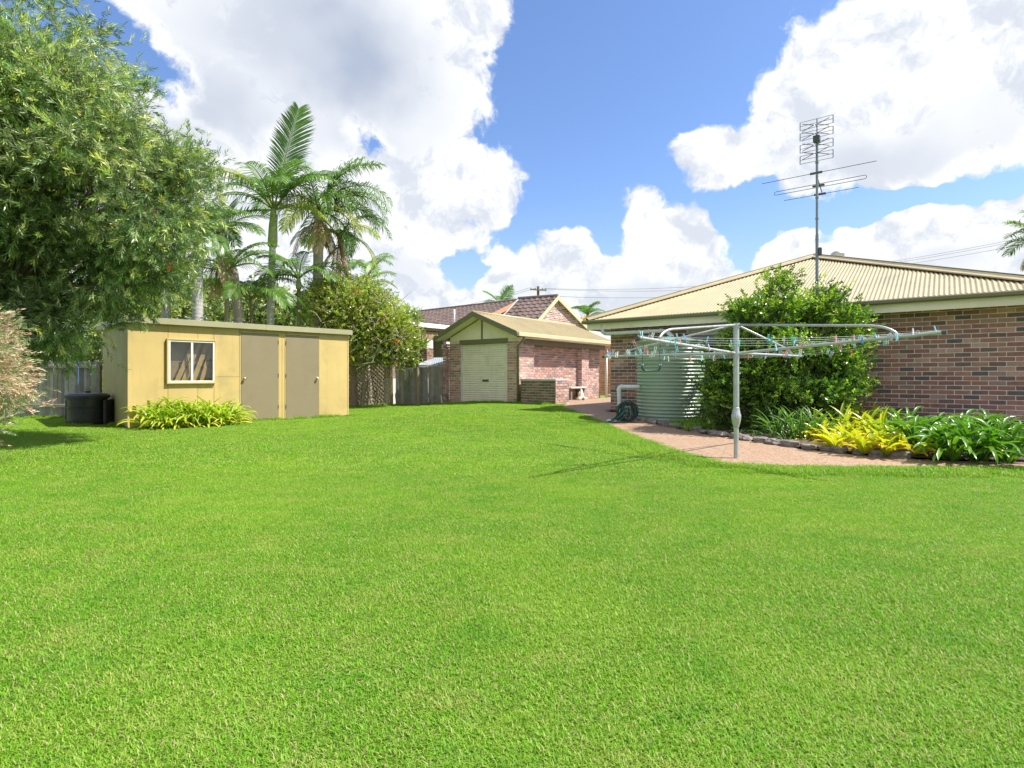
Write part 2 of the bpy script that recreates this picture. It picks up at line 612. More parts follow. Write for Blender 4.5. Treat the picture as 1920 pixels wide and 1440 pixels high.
M['brass'] = mat('brass', (0.70, 0.52, 0.20), 0.28, 0.1, 20.0, metal=0.9)
M['chrome'] = mat('polished_metal', (0.75, 0.74, 0.72), 0.25, 0.05, 20.0, metal=0.9)
M['blackplastic'] = mat('black_plastic', (0.022, 0.024, 0.030), 0.45, 0.15, 4.0, 0.0008, 40, dirt=(0.07, 0.07, 0.075), dirt_amt=0.5, dscale=4)
M['darkgreenplastic'] = mat('dark_green_plastic', (0.012, 0.06, 0.055), 0.38, 0.12, 8.0, dirt=(0.05, 0.08, 0.07), dirt_amt=0.4, dscale=9)
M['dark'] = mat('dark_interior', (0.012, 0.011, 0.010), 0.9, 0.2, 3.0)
M['fence'] = mat('weathered_paling', (1, 1, 1), 0.9, 0.22, 5.0, 0.003, 50, attr=True, dirt=(0.10, 0.095, 0.085), dirt_amt=0.5, dscale=3.0, streak=(0.16, 0.15, 0.13))
M['lattice'] = mat('weathered_lattice', (0.52, 0.44, 0.35), 0.9, 0.25, 6.0, 0.002, 60, dirt=(0.16, 0.13, 0.1), dirt_amt=0.5, dscale=4.0)
M['tile'] = mat('concrete_roof_tile', (1, 1, 1), 0.8, 0.2, 3.0, 0.002, 60, attr=True, dirt=(0.07, 0.055, 0.05), dirt_amt=0.5, dscale=2.5)
M['timber'] = mat('brown_timber', (0.30, 0.20, 0.115), 0.7, 0.2, 4.0, 0.002, 40)
M['rock'] = mat('edging_rock', (0.21, 0.185, 0.165), 0.92, 0.3, 7.0, 0.012, 22, dirt=(0.07, 0.065, 0.055), dirt_amt=0.7, dscale=5.0, streak=(0.42, 0.40, 0.37))
M['soil'] = mat('garden_soil', (0.10, 0.070, 0.048), 0.95, 0.35, 9.0, 0.03, 26, dirt=(0.17, 0.13, 0.085), dirt_amt=0.7, dscale=8.0)
M['terracotta'] = mat('terracotta', (0.52, 0.26, 0.16), 0.8, 0.15, 4.0)
M['concrete'] = mat('concrete', (0.48, 0.46, 0.43), 0.85, 0.12, 3.0, 0.002, 80)
M['board'] = mat('tan_board', (0.50, 0.33, 0.15), 0.7, 0.15, 4.0, 0.001, 40)
M['backing'] = mat('tan_backing', (0.36, 0.27, 0.17), 0.8, 0.15, 4.0)
M['bark'] = mat('bark', (0.16, 0.125, 0.095), 0.95, 0.3, 7.0, 0.01, 30)
M['twig'] = mat('pale_twig', (0.30, 0.24, 0.18), 0.9, 0.3, 7.0)
M['pale_twig'] = mat('bleached_twig', (0.50, 0.45, 0.40), 0.9, 0.2, 7.0)
M['trunk'] = mat('palm_trunk', (1, 1, 1), 0.85, 0.16, 5.0, 0.006, 30, attr=True, dirt=(0.13, 0.12, 0.11), dirt_amt=0.5, dscale=5.0)
M['leaf'] = leaf_mat('leaf', 0.36, 0.36, tint=(1.50, 1.50, 1.50), spec=0.5, tcol=(1.10, 1.25, 0.55))
M['gloss_leaf'] = leaf_mat('glossy_leaf', 0.30, 0.36, spec=0.5, tint=(1.25, 1.2, 1.2))
M['frond'] = leaf_mat('palm_frond', 0.36, 0.38, tint=(1.55, 1.4, 1.4))
M['grass'] = leaf_mat('grass_blade', 0.5, 0.38, vscale=0.9, var=0.10, tcol=(1.1, 1.2, 0.4))
M['peg'] = mat('plastic_peg', (1, 1, 1), 0.4, 0.08, 30.0, attr=True)
M['wire'] = mat('line_wire', (0.62, 0.64, 0.66), 0.4, 0.05, 30.0)
M['cable'] = mat('power_cable', (0.16, 0.17, 0.20), 0.6, 0.05, 3.0)


def grass_blade_mat():
    """blades: own tint, plus wide patches of fresher, paler and drier turf"""
    m, nt, out = new_mat('turf_blade')
    c = nt.n('ShaderNodeAttribute', attribute_name='col').outputs['Color']
    pos = nt.n('ShaderNodeNewGeometry').outputs['Position']
    a = nt.noise(nt.vmath('MULTIPLY', pos, (1, 1, 0)), 0.55, 5.0, 0.6)[0]
    b = nt.noise(nt.vmath('MULTIPLY', pos, (1, 1.6, 0)), 2.3, 4.0, 0.6)[0]
    c = nt.mix(nt.smooth(a, 0.42, 0.66, 0.0, 0.55), c, (0.300, 0.470, 0.040))
    c = nt.mix(nt.smooth(b, 0.50, 0.72, 0.0, 0.45), c, (0.400, 0.440, 0.110))
    c = nt.mix(nt.smooth(b, 0.48, 0.30, 0.0, 0.40), c, (0.085, 0.310, 0.012))
    e = nt.noise(nt.vmath('MULTIPLY', pos, (1, 1.5, 0)), 1.7, 6.0, 0.7)[0]
    c = nt.mix(nt.smooth(e, 0.60, 0.74, 0.0, 0.6), c, (0.370, 0.330, 0.140))
    P = nt.n('ShaderNodeBsdfPrincipled', ins={'Base Color': c, 'Roughness': 0.5, 'Specular IOR Level': 0.3})
    T = nt.n('ShaderNodeBsdfTranslucent', ins={'Color': nt.vmath('MULTIPLY', c, (1.05, 1.15, 0.5))})
    mx = nt.n('ShaderNodeMixShader', ins={0: 0.42})
    nt.link(P.outputs[0], mx.inputs[1])
    nt.link(T.outputs[0], mx.inputs[2])
    nt.link(mx.outputs[0], out.inputs[0])
    return m


def lawn_soil_mat():
    """thatch under the blades: green-brown, mottled"""
    m, nt, out = new_mat('lawn_thatch')
    pos = nt.n('ShaderNodeNewGeometry').outputs['Position']
    n1 = nt.noise(pos, 0.7, 5.0, 0.6)[0]
    n2 = nt.noise(pos, 40.0, 4.0, 0.7)[0]
    c = nt.mix(nt.smooth(n2, 0.35, 0.7), (0.085, 0.170, 0.018), (0.210, 0.270, 0.060))
    c = nt.mix(nt.smooth(n1, 0.4, 0.7, 0.0, 0.5), c, (0.210, 0.290, 0.050))
    P = nt.n('ShaderNodeBsdfPrincipled', ins={'Base Color': c, 'Roughness': 0.95, 'Specular IOR Level': 0.1})
    b = nt.n('ShaderNodeBump', ins={'Strength': 1.0, 'Distance': 0.01, 'Height': n2})
    nt.link(b.outputs[0], P.inputs['Normal'])
    nt.link(P.outputs[0], out.inputs[0])
    return m


def path_mat():
    """exposed pebble aggregate: small pinkish-tan stones"""
    m, nt, out = new_mat('pebble_aggregate')
    pos = nt.n('ShaderNodeNewGeometry').outputs['Position']
    v = nt.n('ShaderNodeTexVoronoi', ins={'Scale': 62.0, 'Randomness': 1.0})
    nt.link(pos, v.inputs['Vector'])
    cr = nt.n('ShaderNodeValToRGB')
    e = cr.color_ramp.elements
    e[0].position, e[0].color = 0.0, (0.21, 0.105, 0.07, 1)
    e[1].position, e[1].color = 1.0, (0.54, 0.42, 0.30, 1)
    for p, cc in ((0.25, (0.30, 0.17, 0.105)), (0.5, (0.39, 0.245, 0.15)), (0.75, (0.33, 0.23, 0.15))):
        k = e.new(p)
        k.color = (*cc, 1)
    sep = nt.n('ShaderNodeSeparateXYZ', ins={0: v.outputs['Color']})
    nt.link(sep.outputs[0], cr.inputs[0])
    edge = nt.smooth(v.outputs['Distance'], 0.35, 0.75)
    c = nt.mix(nt.math('MULTIPLY', edge, 0.55), cr.outputs[0], (0.26, 0.18, 0.13))
    n1 = nt.noise(pos, 1.3, 5.0, 0.6)[0]
    c = nt.mix(nt.smooth(n1, 0.45, 0.75, 0.0, 0.35), c, (0.36, 0.29, 0.22))
    P = nt.n('ShaderNodeBsdfPrincipled', ins={'Base Color': c, 'Roughness': 0.7, 'Specular IOR Level': 0.35})
    h = nt.math('SUBTRACT', 1.0, v.outputs['Distance'])
    b = nt.n('ShaderNodeBump', ins={'Strength': 0.9, 'Distance': 0.004, 'Height': h})
    nt.link(b.outputs[0], P.inputs['Normal'])
    nt.link(P.outputs[0], out.inputs[0])
    return m


def glass_mat(name, base, rough=0.03):
    m, nt, out = new_mat(name)
    P = nt.n('ShaderNodeBsdfPrincipled', ins={'Base Color': (*base, 1), 'Roughness': rough, 'Specular IOR Level': 0.9, 'IOR': 1.5})
    nt.link(P.outputs[0], out.inputs[0])
    return m


M['turf'] = grass_blade_mat()
M['thatch'] = lawn_soil_mat()
M['path'] = path_mat()
M['pane'] = glass_mat('window_pane', (0.03, 0.027, 0.02))
def clear_glass():
    m, nt, out = new_mat('clear_window_glass')
    T = nt.n('ShaderNodeBsdfTransparent', ins={'Color': (0.82, 0.83, 0.80, 1)})
    G = nt.n('ShaderNodeBsdfGlossy', ins={'Color': (1, 1, 1, 1), 'Roughness': 0.02})
    fc = nt.n('ShaderNodeLayerWeight', ins={'Blend': 0.5}).outputs['Facing']
    fr = nt.math('ADD', nt.math('MULTIPLY', nt.math('POWER', fc, 5.0), 0.8), 0.05)
    mx = nt.n('ShaderNodeMixShader', ins={0: fr})
    nt.link(T.outputs[0], mx.inputs[1])
    nt.link(G.outputs[0], mx.inputs[2])
    nt.link(mx.outputs[0], out.inputs[0])
    return m


M['clear_pane'] = clear_glass()


# ------------------------------------------------------------------ key frames of the place
A = Vector((0.788, -0.6157, 0)).normalized()       # along house and garage fronts, to the right and nearer
B = Vector((0.6157, 0.788, 0)).normalized()        # away from the camera, to the right
HC = Vector((2.60, 14.60, 0))                      # house: left front corner
GR = Vector((0.175, 18.20, 0))                     # garage: right front corner
GW = 3.09
GL = GR - A * GW
SU = Vector((0.713, 0.701, 0)).normalized()        # shed front, to the right and away
SN = Vector((SU.y, -SU.x, 0))                      # shed front outward
S0 = Vector((-7.934, 11.46, 0))                    # shed: left front corner
SLEN, SDEP, SH = 4.95, 3.0, 2.30


def h_at(p):
    return gz(p.x, p.y)


# ------------------------------------------------------------------ ground sheets
def sheet(name, poly, mat_, dz, sub=3, kind='structure', bumpy=0.0):
    import bmesh
    bm = bmesh.new()
    vs = [bm.verts.new((p[0], p[1], 0)) for p in poly]
    es = [bm.edges.new((vs[i], vs[(i + 1) % len(vs)])) for i in range(len(vs))]
    bmesh.ops.triangle_fill(bm, edges=es, use_beauty=True)
    for _ in range(sub):
        long = [e for e in bm.edges if e.calc_length() > 0.45]
        if not long:
            break
        bmesh.ops.subdivide_edges(bm, edges=long, cuts=1)
        bmesh.ops.triangulate(bm, faces=bm.faces)
    for v in bm.verts:
        v.co.z = gz(v.co.x, v.co.y) + dz
        if bumpy and not v.is_boundary:
            v.co.z += bumpy * random.random()
    bmesh.ops.recalc_face_normals(bm, faces=bm.faces)
    for f in bm.faces:
        if f.normal.z < 0:
            f.normal_flip()
    me = bpy.data.meshes.new(name)
    bm.to_mesh(me)
    bm.free()
    me.materials.append(mat_)
    o = bpy.data.objects.new(name, me)
    COL.objects.link(o)
    o['kind'] = kind
    WLOC[o.name] = Vector()
    return o


def dens(pts, step=0.25, wob=0.0):
    out = []
    for i in range(len(pts) - 1):
        a, b = Vector(pts[i]), Vector(pts[i + 1])
        k = max(1, int((b - a).length / step))
        for j in range(k):
            q = a.lerp(b, j / k)
            q = Vector((q.x + wob * random.uniform(-1, 1), q.y + wob * random.uniform(-1, 1), 0))
            out.append(q)
    out.append(Vector((pts[-1][0], pts[-1][1], 0)))
    return out


EDGE_OUT = [gp(*p) for p in ((1050, 764), (1085, 775), (1140, 797), (1200, 822), (1265, 846), (1330, 864), (1372, 872),
                             (1430, 875), (1530, 877), (1650, 878), (1800, 879), (1980, 881))] + [Vector((12, 5.4, 0))]
EDGE_IN = [gp(*p) for p in ((1166, 774), (1190, 786), (1222, 796), (1275, 806), (1345, 819), (1425, 832), (1505, 845),
                            (1600, 855), (1700, 863), (1800, 868), (1980, 870))] + [Vector((12, 6.2, 0))]
back_l = GR + A * 1.55 + B * 0.2
path_poly = dens([GR + B * 9.0 + A * 0.1, GR + A * 0.1 + B * 0.9, back_l + B * 0.4] + EDGE_OUT, 0.3, 0.012)
path_poly += dens(list(reversed(EDGE_IN)), 0.3, 0.01)
path_poly += [Vector((2.30, 13.95, 0)), HC + A * 0.3, HC + A * 0.3 + B * 9.0]
bed_poly = dens(EDGE_IN, 0.3) + [Vector((12, 7.6, 0)), HC + A * 8.6, HC + A * 0.2 + B * 0.1, HC - B * 0.4]
bed_poly = [Vector((p.x, p.y, 0)) for p in bed_poly]


def in_poly(x, y, poly):
    x, y = np.asarray(x), np.asarray(y)
    r = np.zeros(x.shape, bool)
    n = len(poly)
    for i in range(n):
        x1, y1, x2, y2 = poly[i].x, poly[i].y, poly[i - 1].x, poly[i - 1].y
        if y1 == y2:
            continue
        c = ((y1 > y) != (y2 > y)) & (x < (x2 - x1) * (y - y1) / (y2 - y1) + x1)
        r ^= c
    return r


# the land to the horizon
g = MB()
xs = np.concatenate([[-600, -200, -80, -40], np.linspace(-24, 24, 49), [40, 80, 200, 600]])
ys = np.concatenate([[-300, -60, -20], np.linspace(-8, 34, 43), [50, 90, 220, 700]])
X, Y = np.meshgrid(xs, ys)
Z = gz_np(X, Y) - 0.03
n0, n1 = X.shape
idx = np.arange(n0 * n1).reshape(n0, n1)
g.add(np.stack([X, Y, Z], -1).reshape(-1, 3), [np.stack([idx[:-1, :-1], idx[:-1, 1:], idx[1:, 1:], idx[1:, :-1]], -1).reshape(-1, 4)])
obj('ground', g, M['thatch'], kind='structure')

sheet('path', path_poly, M['path'], 0.022, 4)
sheet('garden_bed', bed_poly, M['soil'], 0.045, 4, bumpy=0.05)

lawn = MB()
xs, ys = np.linspace(-17, 14, 63), np.linspace(-4, 24, 57)
X, Y = np.meshgrid(xs, ys)
Z = gz_np(X, Y)
n0, n1 = X.shape
idx = np.arange(n0 * n1).reshape(n0, n1)
lawn.add(np.stack([X, Y, Z], -1).reshape(-1, 3), [np.stack([idx[:-1, :-1], idx[:-1, 1:], idx[1:, 1:], idx[1:, :-1]], -1).reshape(-1, 4)])
obj('lawn', lawn, M['thatch'], kind='structure')


# ------------------------------------------------------------------ brickwork
BRICK_TINTS = [(0.330, 0.160, 0.121), (0.372, 0.185, 0.143), (0.300, 0.145, 0.115), (0.403, 0.220, 0.176), (0.343, 0.190, 0.158),
               (0.261, 0.129, 0.109), (0.455, 0.285, 0.240), (0.314, 0.199, 0.171), (0.134, 0.106, 0.112), (0.193, 0.118, 0.101), (0.173, 0.107, 0.094), (0.242, 0.134, 0.112), (0.362, 0.195, 0.153), (0.321, 0.164, 0.131),
               (0.350, 0.160, 0.118), (0.395, 0.235, 0.200)]
BL, BH, BD, CH = 0.226, 0.071, 0.030, 0.086


def brick_mesh(tint, L=BL):
    v, f = bevel_box((-L / 2, -BD / 2, -BH / 2), (L / 2, BD / 2, BH / 2), 0.004)
    v = v + rng.normal(0, 0.0012, v.shape)
    mb = MB()
    mb.add(v, f, jitter(tint, 1, 0.06, 0.03)[0])
    return mb


_proto = [brick_mesh(t) for t in BRICK_TINTS for _ in (0, 1)]
BRICK_ME = []
for p in _proto:
    me = p.mesh('brick')
    me.materials.append(M['brick'])
    BRICK_ME.append(me)
PALE_ME = []
for t in BRICK_TINTS:
    me = brick_mesh(tuple(0.08 + 1.16 * c for c in t)).mesh('brick')
    me.materials.append(M['brick'])
    PALE_ME.append(me)
MOSS_ME = []
for t in ((0.24, 0.14, 0.10), (0.20, 0.13, 0.09), (0.27, 0.16, 0.11), (0.16, 0.125, 0.085), (0.30, 0.19, 0.14), (0.14, 0.115, 0.08)):
    me = brick_mesh(t).mesh('brick')
    me.materials.append(M['mossy_brick'])
    MOSS_ME.append(me)


def lay(o, u, n, length, z0, courses, holes=(), shift=0.0):
    """running bond on a face: list of (centre, length, u, n)"""
    out = []
    u, n = Vector(u), Vector(n)
    for c in range(courses):
        z = z0 + c * CH + CH / 2
        t = (0.0 if c % 2 == 0 else -0.12) + shift
        while t < length:
            a, b = max(0.0, t), min(length, t + BL)
            segs = [(a, b)]
            for (h0, h1, hz0, hz1) in holes:
                if hz0 - 0.03 < z < hz1 + 0.03:
                    ns = []
                    for (p, q) in segs:
                        if q <= h0 or p >= h1:
                            ns.append((p, q))
                        else:
                            if p < h0:
                                ns.append((p, h0))
                            if q > h1:
                                ns.append((h1, q))
                    segs = ns
            for (p, q) in segs:
                if q - p > 0.03:
                    cc = Vector(o) + u * ((p + q) / 2)
                    out.append((Vector((cc.x, cc.y, z)), q - p, u, n))
            t += BL + 0.014
    return out


def place_bricks(bricks, parent, stuff_parent, most, meshes, score, ids=None, proud=0.003):
    """the bricks that show largest become objects of their own, the rest one joined part"""
    sc = [(score(b), i) for i, b in enumerate(bricks)]
    order = sorted(sc, reverse=True)
    own = {i for s, i in order[:most] if s > 0}
    rest = MB()
    for i, (c, L, u, n) in enumerate(bricks):
        me = meshes[int(rng.choice(len(meshes)))]
        pos = c + n * (proud - BD / 2 + rng.normal(0, 0.0012))
        yaw = math.atan2(u.y, u.x)
        if i in own:
            b = inst('brick', me, parent, pos, (rng.normal(0, 0.004), rng.normal(0, 0.004), yaw), (L / BL, 1, 1))
        else:
            co = np.empty(len(me.vertices) * 3, np.float32)
            me.vertices.foreach_get('co', co)
            co = co.reshape(-1, 3) * (L / BL, 1, 1)
            cl = np.empty(len(me.vertices) * 4, np.float32)
            me.attributes['col'].data.foreach_get('color', cl)
            fr = frame(pos, u, n)
            # the brick's own y is -n when u x z = n; keep faces outward by using u and (z x u)
            fr2 = frame(pos, u, Vector((-u.y, u.x, 0)))
            rest.add(xf(co, fr2), [tuple(p.vertices) for p in me.polygons], cl.reshape(-1, 4)[:, :3])
    if rest.n:
        obj('brickwork', rest, meshes[0].materials[0], stuff_parent, kind='stuff')


def face_score(b):
    c = b[0]
    if c.y < 1:
        return 0
    x, y = to_px(c)
    if not (-20 < x < 1940 and -20 < y < 1460):
        return 0
    return b[1] * abs(b[3].normalized().dot((Vector((0, 0, CAMZ)) - c).normalized())) / c.y


# ------------------------------------------------------------------ shed
def build_shed():
    t = thing('garden_shed', 'long flat-roofed yellow garden shed with two doors and a window', 'shed', S0)
    back = -SN

    def P(a, o, z):
        return S0 + SU * a + SN * o + Vector((0, 0, z))
    # core walls behind the sheets (left end, right end, back, and the dark framing behind the front)
    w = MB()
    w.obox(S0, SU, SN, (0.012, -SDEP + 0.012, 0.0), (SLEN - 0.012, -0.40, SH - 0.10))
    for (lo, hi) in (((0.012, 0.0), (0.72, SH - 0.10)), ((1.63, 0.0), (SLEN - 0.012, SH - 0.10)), ((0.721, 0.0), (1.629, 0.94)), ((0.721, 1.86), (1.629, SH - 0.10))):
        w.obox(S0, SU, SN, (lo[0], -0.399, lo[1]), (hi[0], -0.014, hi[1]))
    wall = obj('wall', w, M['shed_paint'], t)
    zt = SH - 0.09
    d1, d2 = (2.213, 3.08), (3.26, 4.12)
    dz = (0.05, 2.10)
    win = (0.72, 1.63, 0.94, 1.86)
    pan = [(0.0, win[0], 0.02, zt), (win[0], 1.30, 0.02, win[2]), (1.30, win[1], 0.02, win[2]),
           (win[0], 1.30, win[3], zt), (1.30, win[1], win[3], zt), (win[1], d1[0] - 0.03, 0.02, 1.06), (win[1], d1[0] - 0.03, 1.06, zt),
           (d1[0] - 0.03, 3.17, 2.135, zt), (d1[1] + 0.02, 3.17, 0.02, 2.135), (3.17, d2[0] - 0.025, 0.02, 2.135),
           (3.17, d2[1] + 0.02, 2.135, zt), (d2[1] + 0.02, SLEN, 0.02, zt)]
    for (a, b, z0, z1) in pan:
        m = MB()
        m.bbox(S0, SU, SN, (a + 0.003, -0.012, z0 + 0.003), (b - 0.003, 0.0 + random.uniform(-0.0015, 0.0015), z1 - 0.003), 0.002)
        obj('panel', m, M['shed_paint'], wall)
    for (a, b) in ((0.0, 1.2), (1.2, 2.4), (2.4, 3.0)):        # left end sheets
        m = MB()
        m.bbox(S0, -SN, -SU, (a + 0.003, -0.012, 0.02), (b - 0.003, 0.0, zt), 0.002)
        obj('panel', m, M['shed_shaded'], wall)
        m = MB()
        m.bbox(S0 + SU * SLEN, -SN, SU, (a + 0.003, -0.012, 0.02), (b - 0.003, 0.0, zt), 0.002)
        obj('panel', m, M['shed_paint'], wall)
    for (a, b) in ((-0.008, 0.03), (SLEN - 0.03, SLEN + 0.008)):    # corner cover strips
        cs = MB()
        cs.bbox(S0, SU, SN, (a, 0.001, 0.0), (b, 0.008, zt))
        obj('corner_strip', cs, M['shed_paint'], t)
    # roof and its fascia
    r = MB()
    r.obox(S0, SU, SN, (-0.10, -SDEP - 0.1, SH - 0.03), (SLEN + 0.06, 0.08, SH + 0.005))
    roof = obj('roof', r, M['shed_trim'], t)
    f = MB()
    f.bbox(S0, SU, SN, (-0.11, 0.081, SH - 0.115), (2.75, 0.100, SH + 0.012), 0.003)
    obj('fascia', f, M['shed_trim'], roof)
    f = MB()
    f.bbox(S0, SU, SN, (2.753, 0.081, SH - 0.117), (SLEN + 0.07, 0.099, SH + 0.010), 0.003)
    obj('fascia', f, M['shed_trim'], roof)
    f = MB()
    f.bbox(S0, -SN, -SU, (-0.08, 0.10, SH - 0.115), (SDEP + 0.1, 0.118, SH + 0.01), 0.003)
    obj('fascia', f, M['shed_trim'], roof)
    # window
    fr = MB()
    a, b, z0, z1 = win
    fw = 0.036
    for (lo, hi) in (((a, -0.01, z0), (a + fw, 0.05, z1)), ((b - fw, -0.01, z0), (b, 0.05, z1)),
                     ((a + fw, -0.01, z0), (b - fw, 0.048, z0 + fw)), ((a + fw, -0.01, z1 - fw), (b - fw, 0.048, z1)),
                     (((a + b) / 2 - 0.022, -0.008, z0 + fw), ((a + b) / 2 + 0.022, 0.040, z1 - fw))):
        fr.bbox(S0, SU, SN, lo, hi, 0.004)
    cs = MB()
    for (lo, hi) in (((a - 0.035, 0.0, z1), (b + 0.02, 0.062, z1 + 0.03)), ((a - 0.035, 0.0, z0 - 0.03), (b + 0.02, 0.066, z0)),
                     ((a - 0.035, 0.0, z0), (a, 0.060, z1)), ((b, 0.0, z0), (b + 0.02, 0.056, z1))):
        cs.bbox(S0, SU, SN, lo, hi, 0.004)
    window = obj('window', fr, M['white_paint'], t)
    obj('casing', cs, M['shed_paint'], window)
    for (p, q) in ((a + fw, (a + b) / 2 - 0.022), ((a + b) / 2 + 0.022, b - fw)):
        m = MB()
        m.obox(S0, SU, SN, (p, 0.004, z0 + fw), (q, 0.010, z1 - fw))
        obj('pane', m, M['clear_pane'], window)
    inn = MB()
    inn.obox(S0, SU, SN, (0.722, -0.21, 0.942), (1.628, -0.20, 1.858))
    obj('window_backing', inn, M['backing'], t)  # added tan sheet, set shallow so sun lights it like the reflection
    for (a0, a1, wd) in ((0.84, 1.22, 0.10), (0.97, 1.34, 0.09), (1.16, 1.50, 0.10), (1.34, 1.60, 0.08)):
        bd = MB()
        q0, q1 = P(a0, -0.045, 0.94), P(a1, -0.14, 1.86)
        bd.prism([q0, q0 + SU * wd, q1 + SU * wd, q1], -SN * 0.02)
        obj('reflection_board', bd, M['board'], t)  # leaning boards added behind the glass to imitate a streaked reflection
    # doors
    for k, (p, q) in enumerate((d1, d2)):
        m = MB()
        m.bbox(S0, SU, SN, (p, -0.010, dz[0] - 0.05 * k), (q, 0.012, dz[1]), 0.004)
        d = obj('door', m, M['shed_door'], t)
        j = MB()
        j.bbox(S0, SU, SN, (p - 0.028, -0.012, 0.03), (p - 0.003, 0.006, dz[1] + 0.03), 0.002)
        j.bbox(S0, SU, SN, (q + 0.003, -0.012, 0.03), (q + 0.022, 0.006, dz[1] + 0.03), 0.002)
        j.bbox(S0, SU, SN, (p - 0.002, -0.012, dz[1] + 0.004), (q + 0.002, 0.018, dz[1] + 0.032), 0.002)
        obj('door_frame', j, M['shed_paint'], t)
        hx = (p + 0.065) if k == 0 else (q - 0.06)
        kn = MB()
        prof = [(0.026, 0.0), (0.026, 0.006), (0.010, 0.010), (0.010, 0.030), (0.022, 0.036), (0.030, 0.048), (0.030, 0.060), (0.020, 0.070), (0.0005, 0.072)]
        kn.lathe(prof, sides=16)
        c0 = S0 + SU * hx + SN * 0.012 + Vector((0, 0, 1.02))
        rot = SN.to_track_quat('Z', 'Y').to_matrix().to_4x4()
        kn.v[0] = xf(kn.v[0], Matrix.Translation(c0) @ rot)
        obj('door_knob', kn, M['brass'] if k == 0 else M['chrome'], d, smooth=True)
        hh = q - 0.004 if k == 0 else p + 0.004
        for z in (0.28, 1.05, 1.86):
            hs = MB()
            hs.tube([S0 + SU * hh + SN * 0.018 + Vector((0, 0, z)), S0 + SU * hh + SN * 0.018 + Vector((0, 0, z + 0.09))], 0.008, 8)
            obj('hinge', hs, M['darkmetal'], d)
    return t


build_shed()


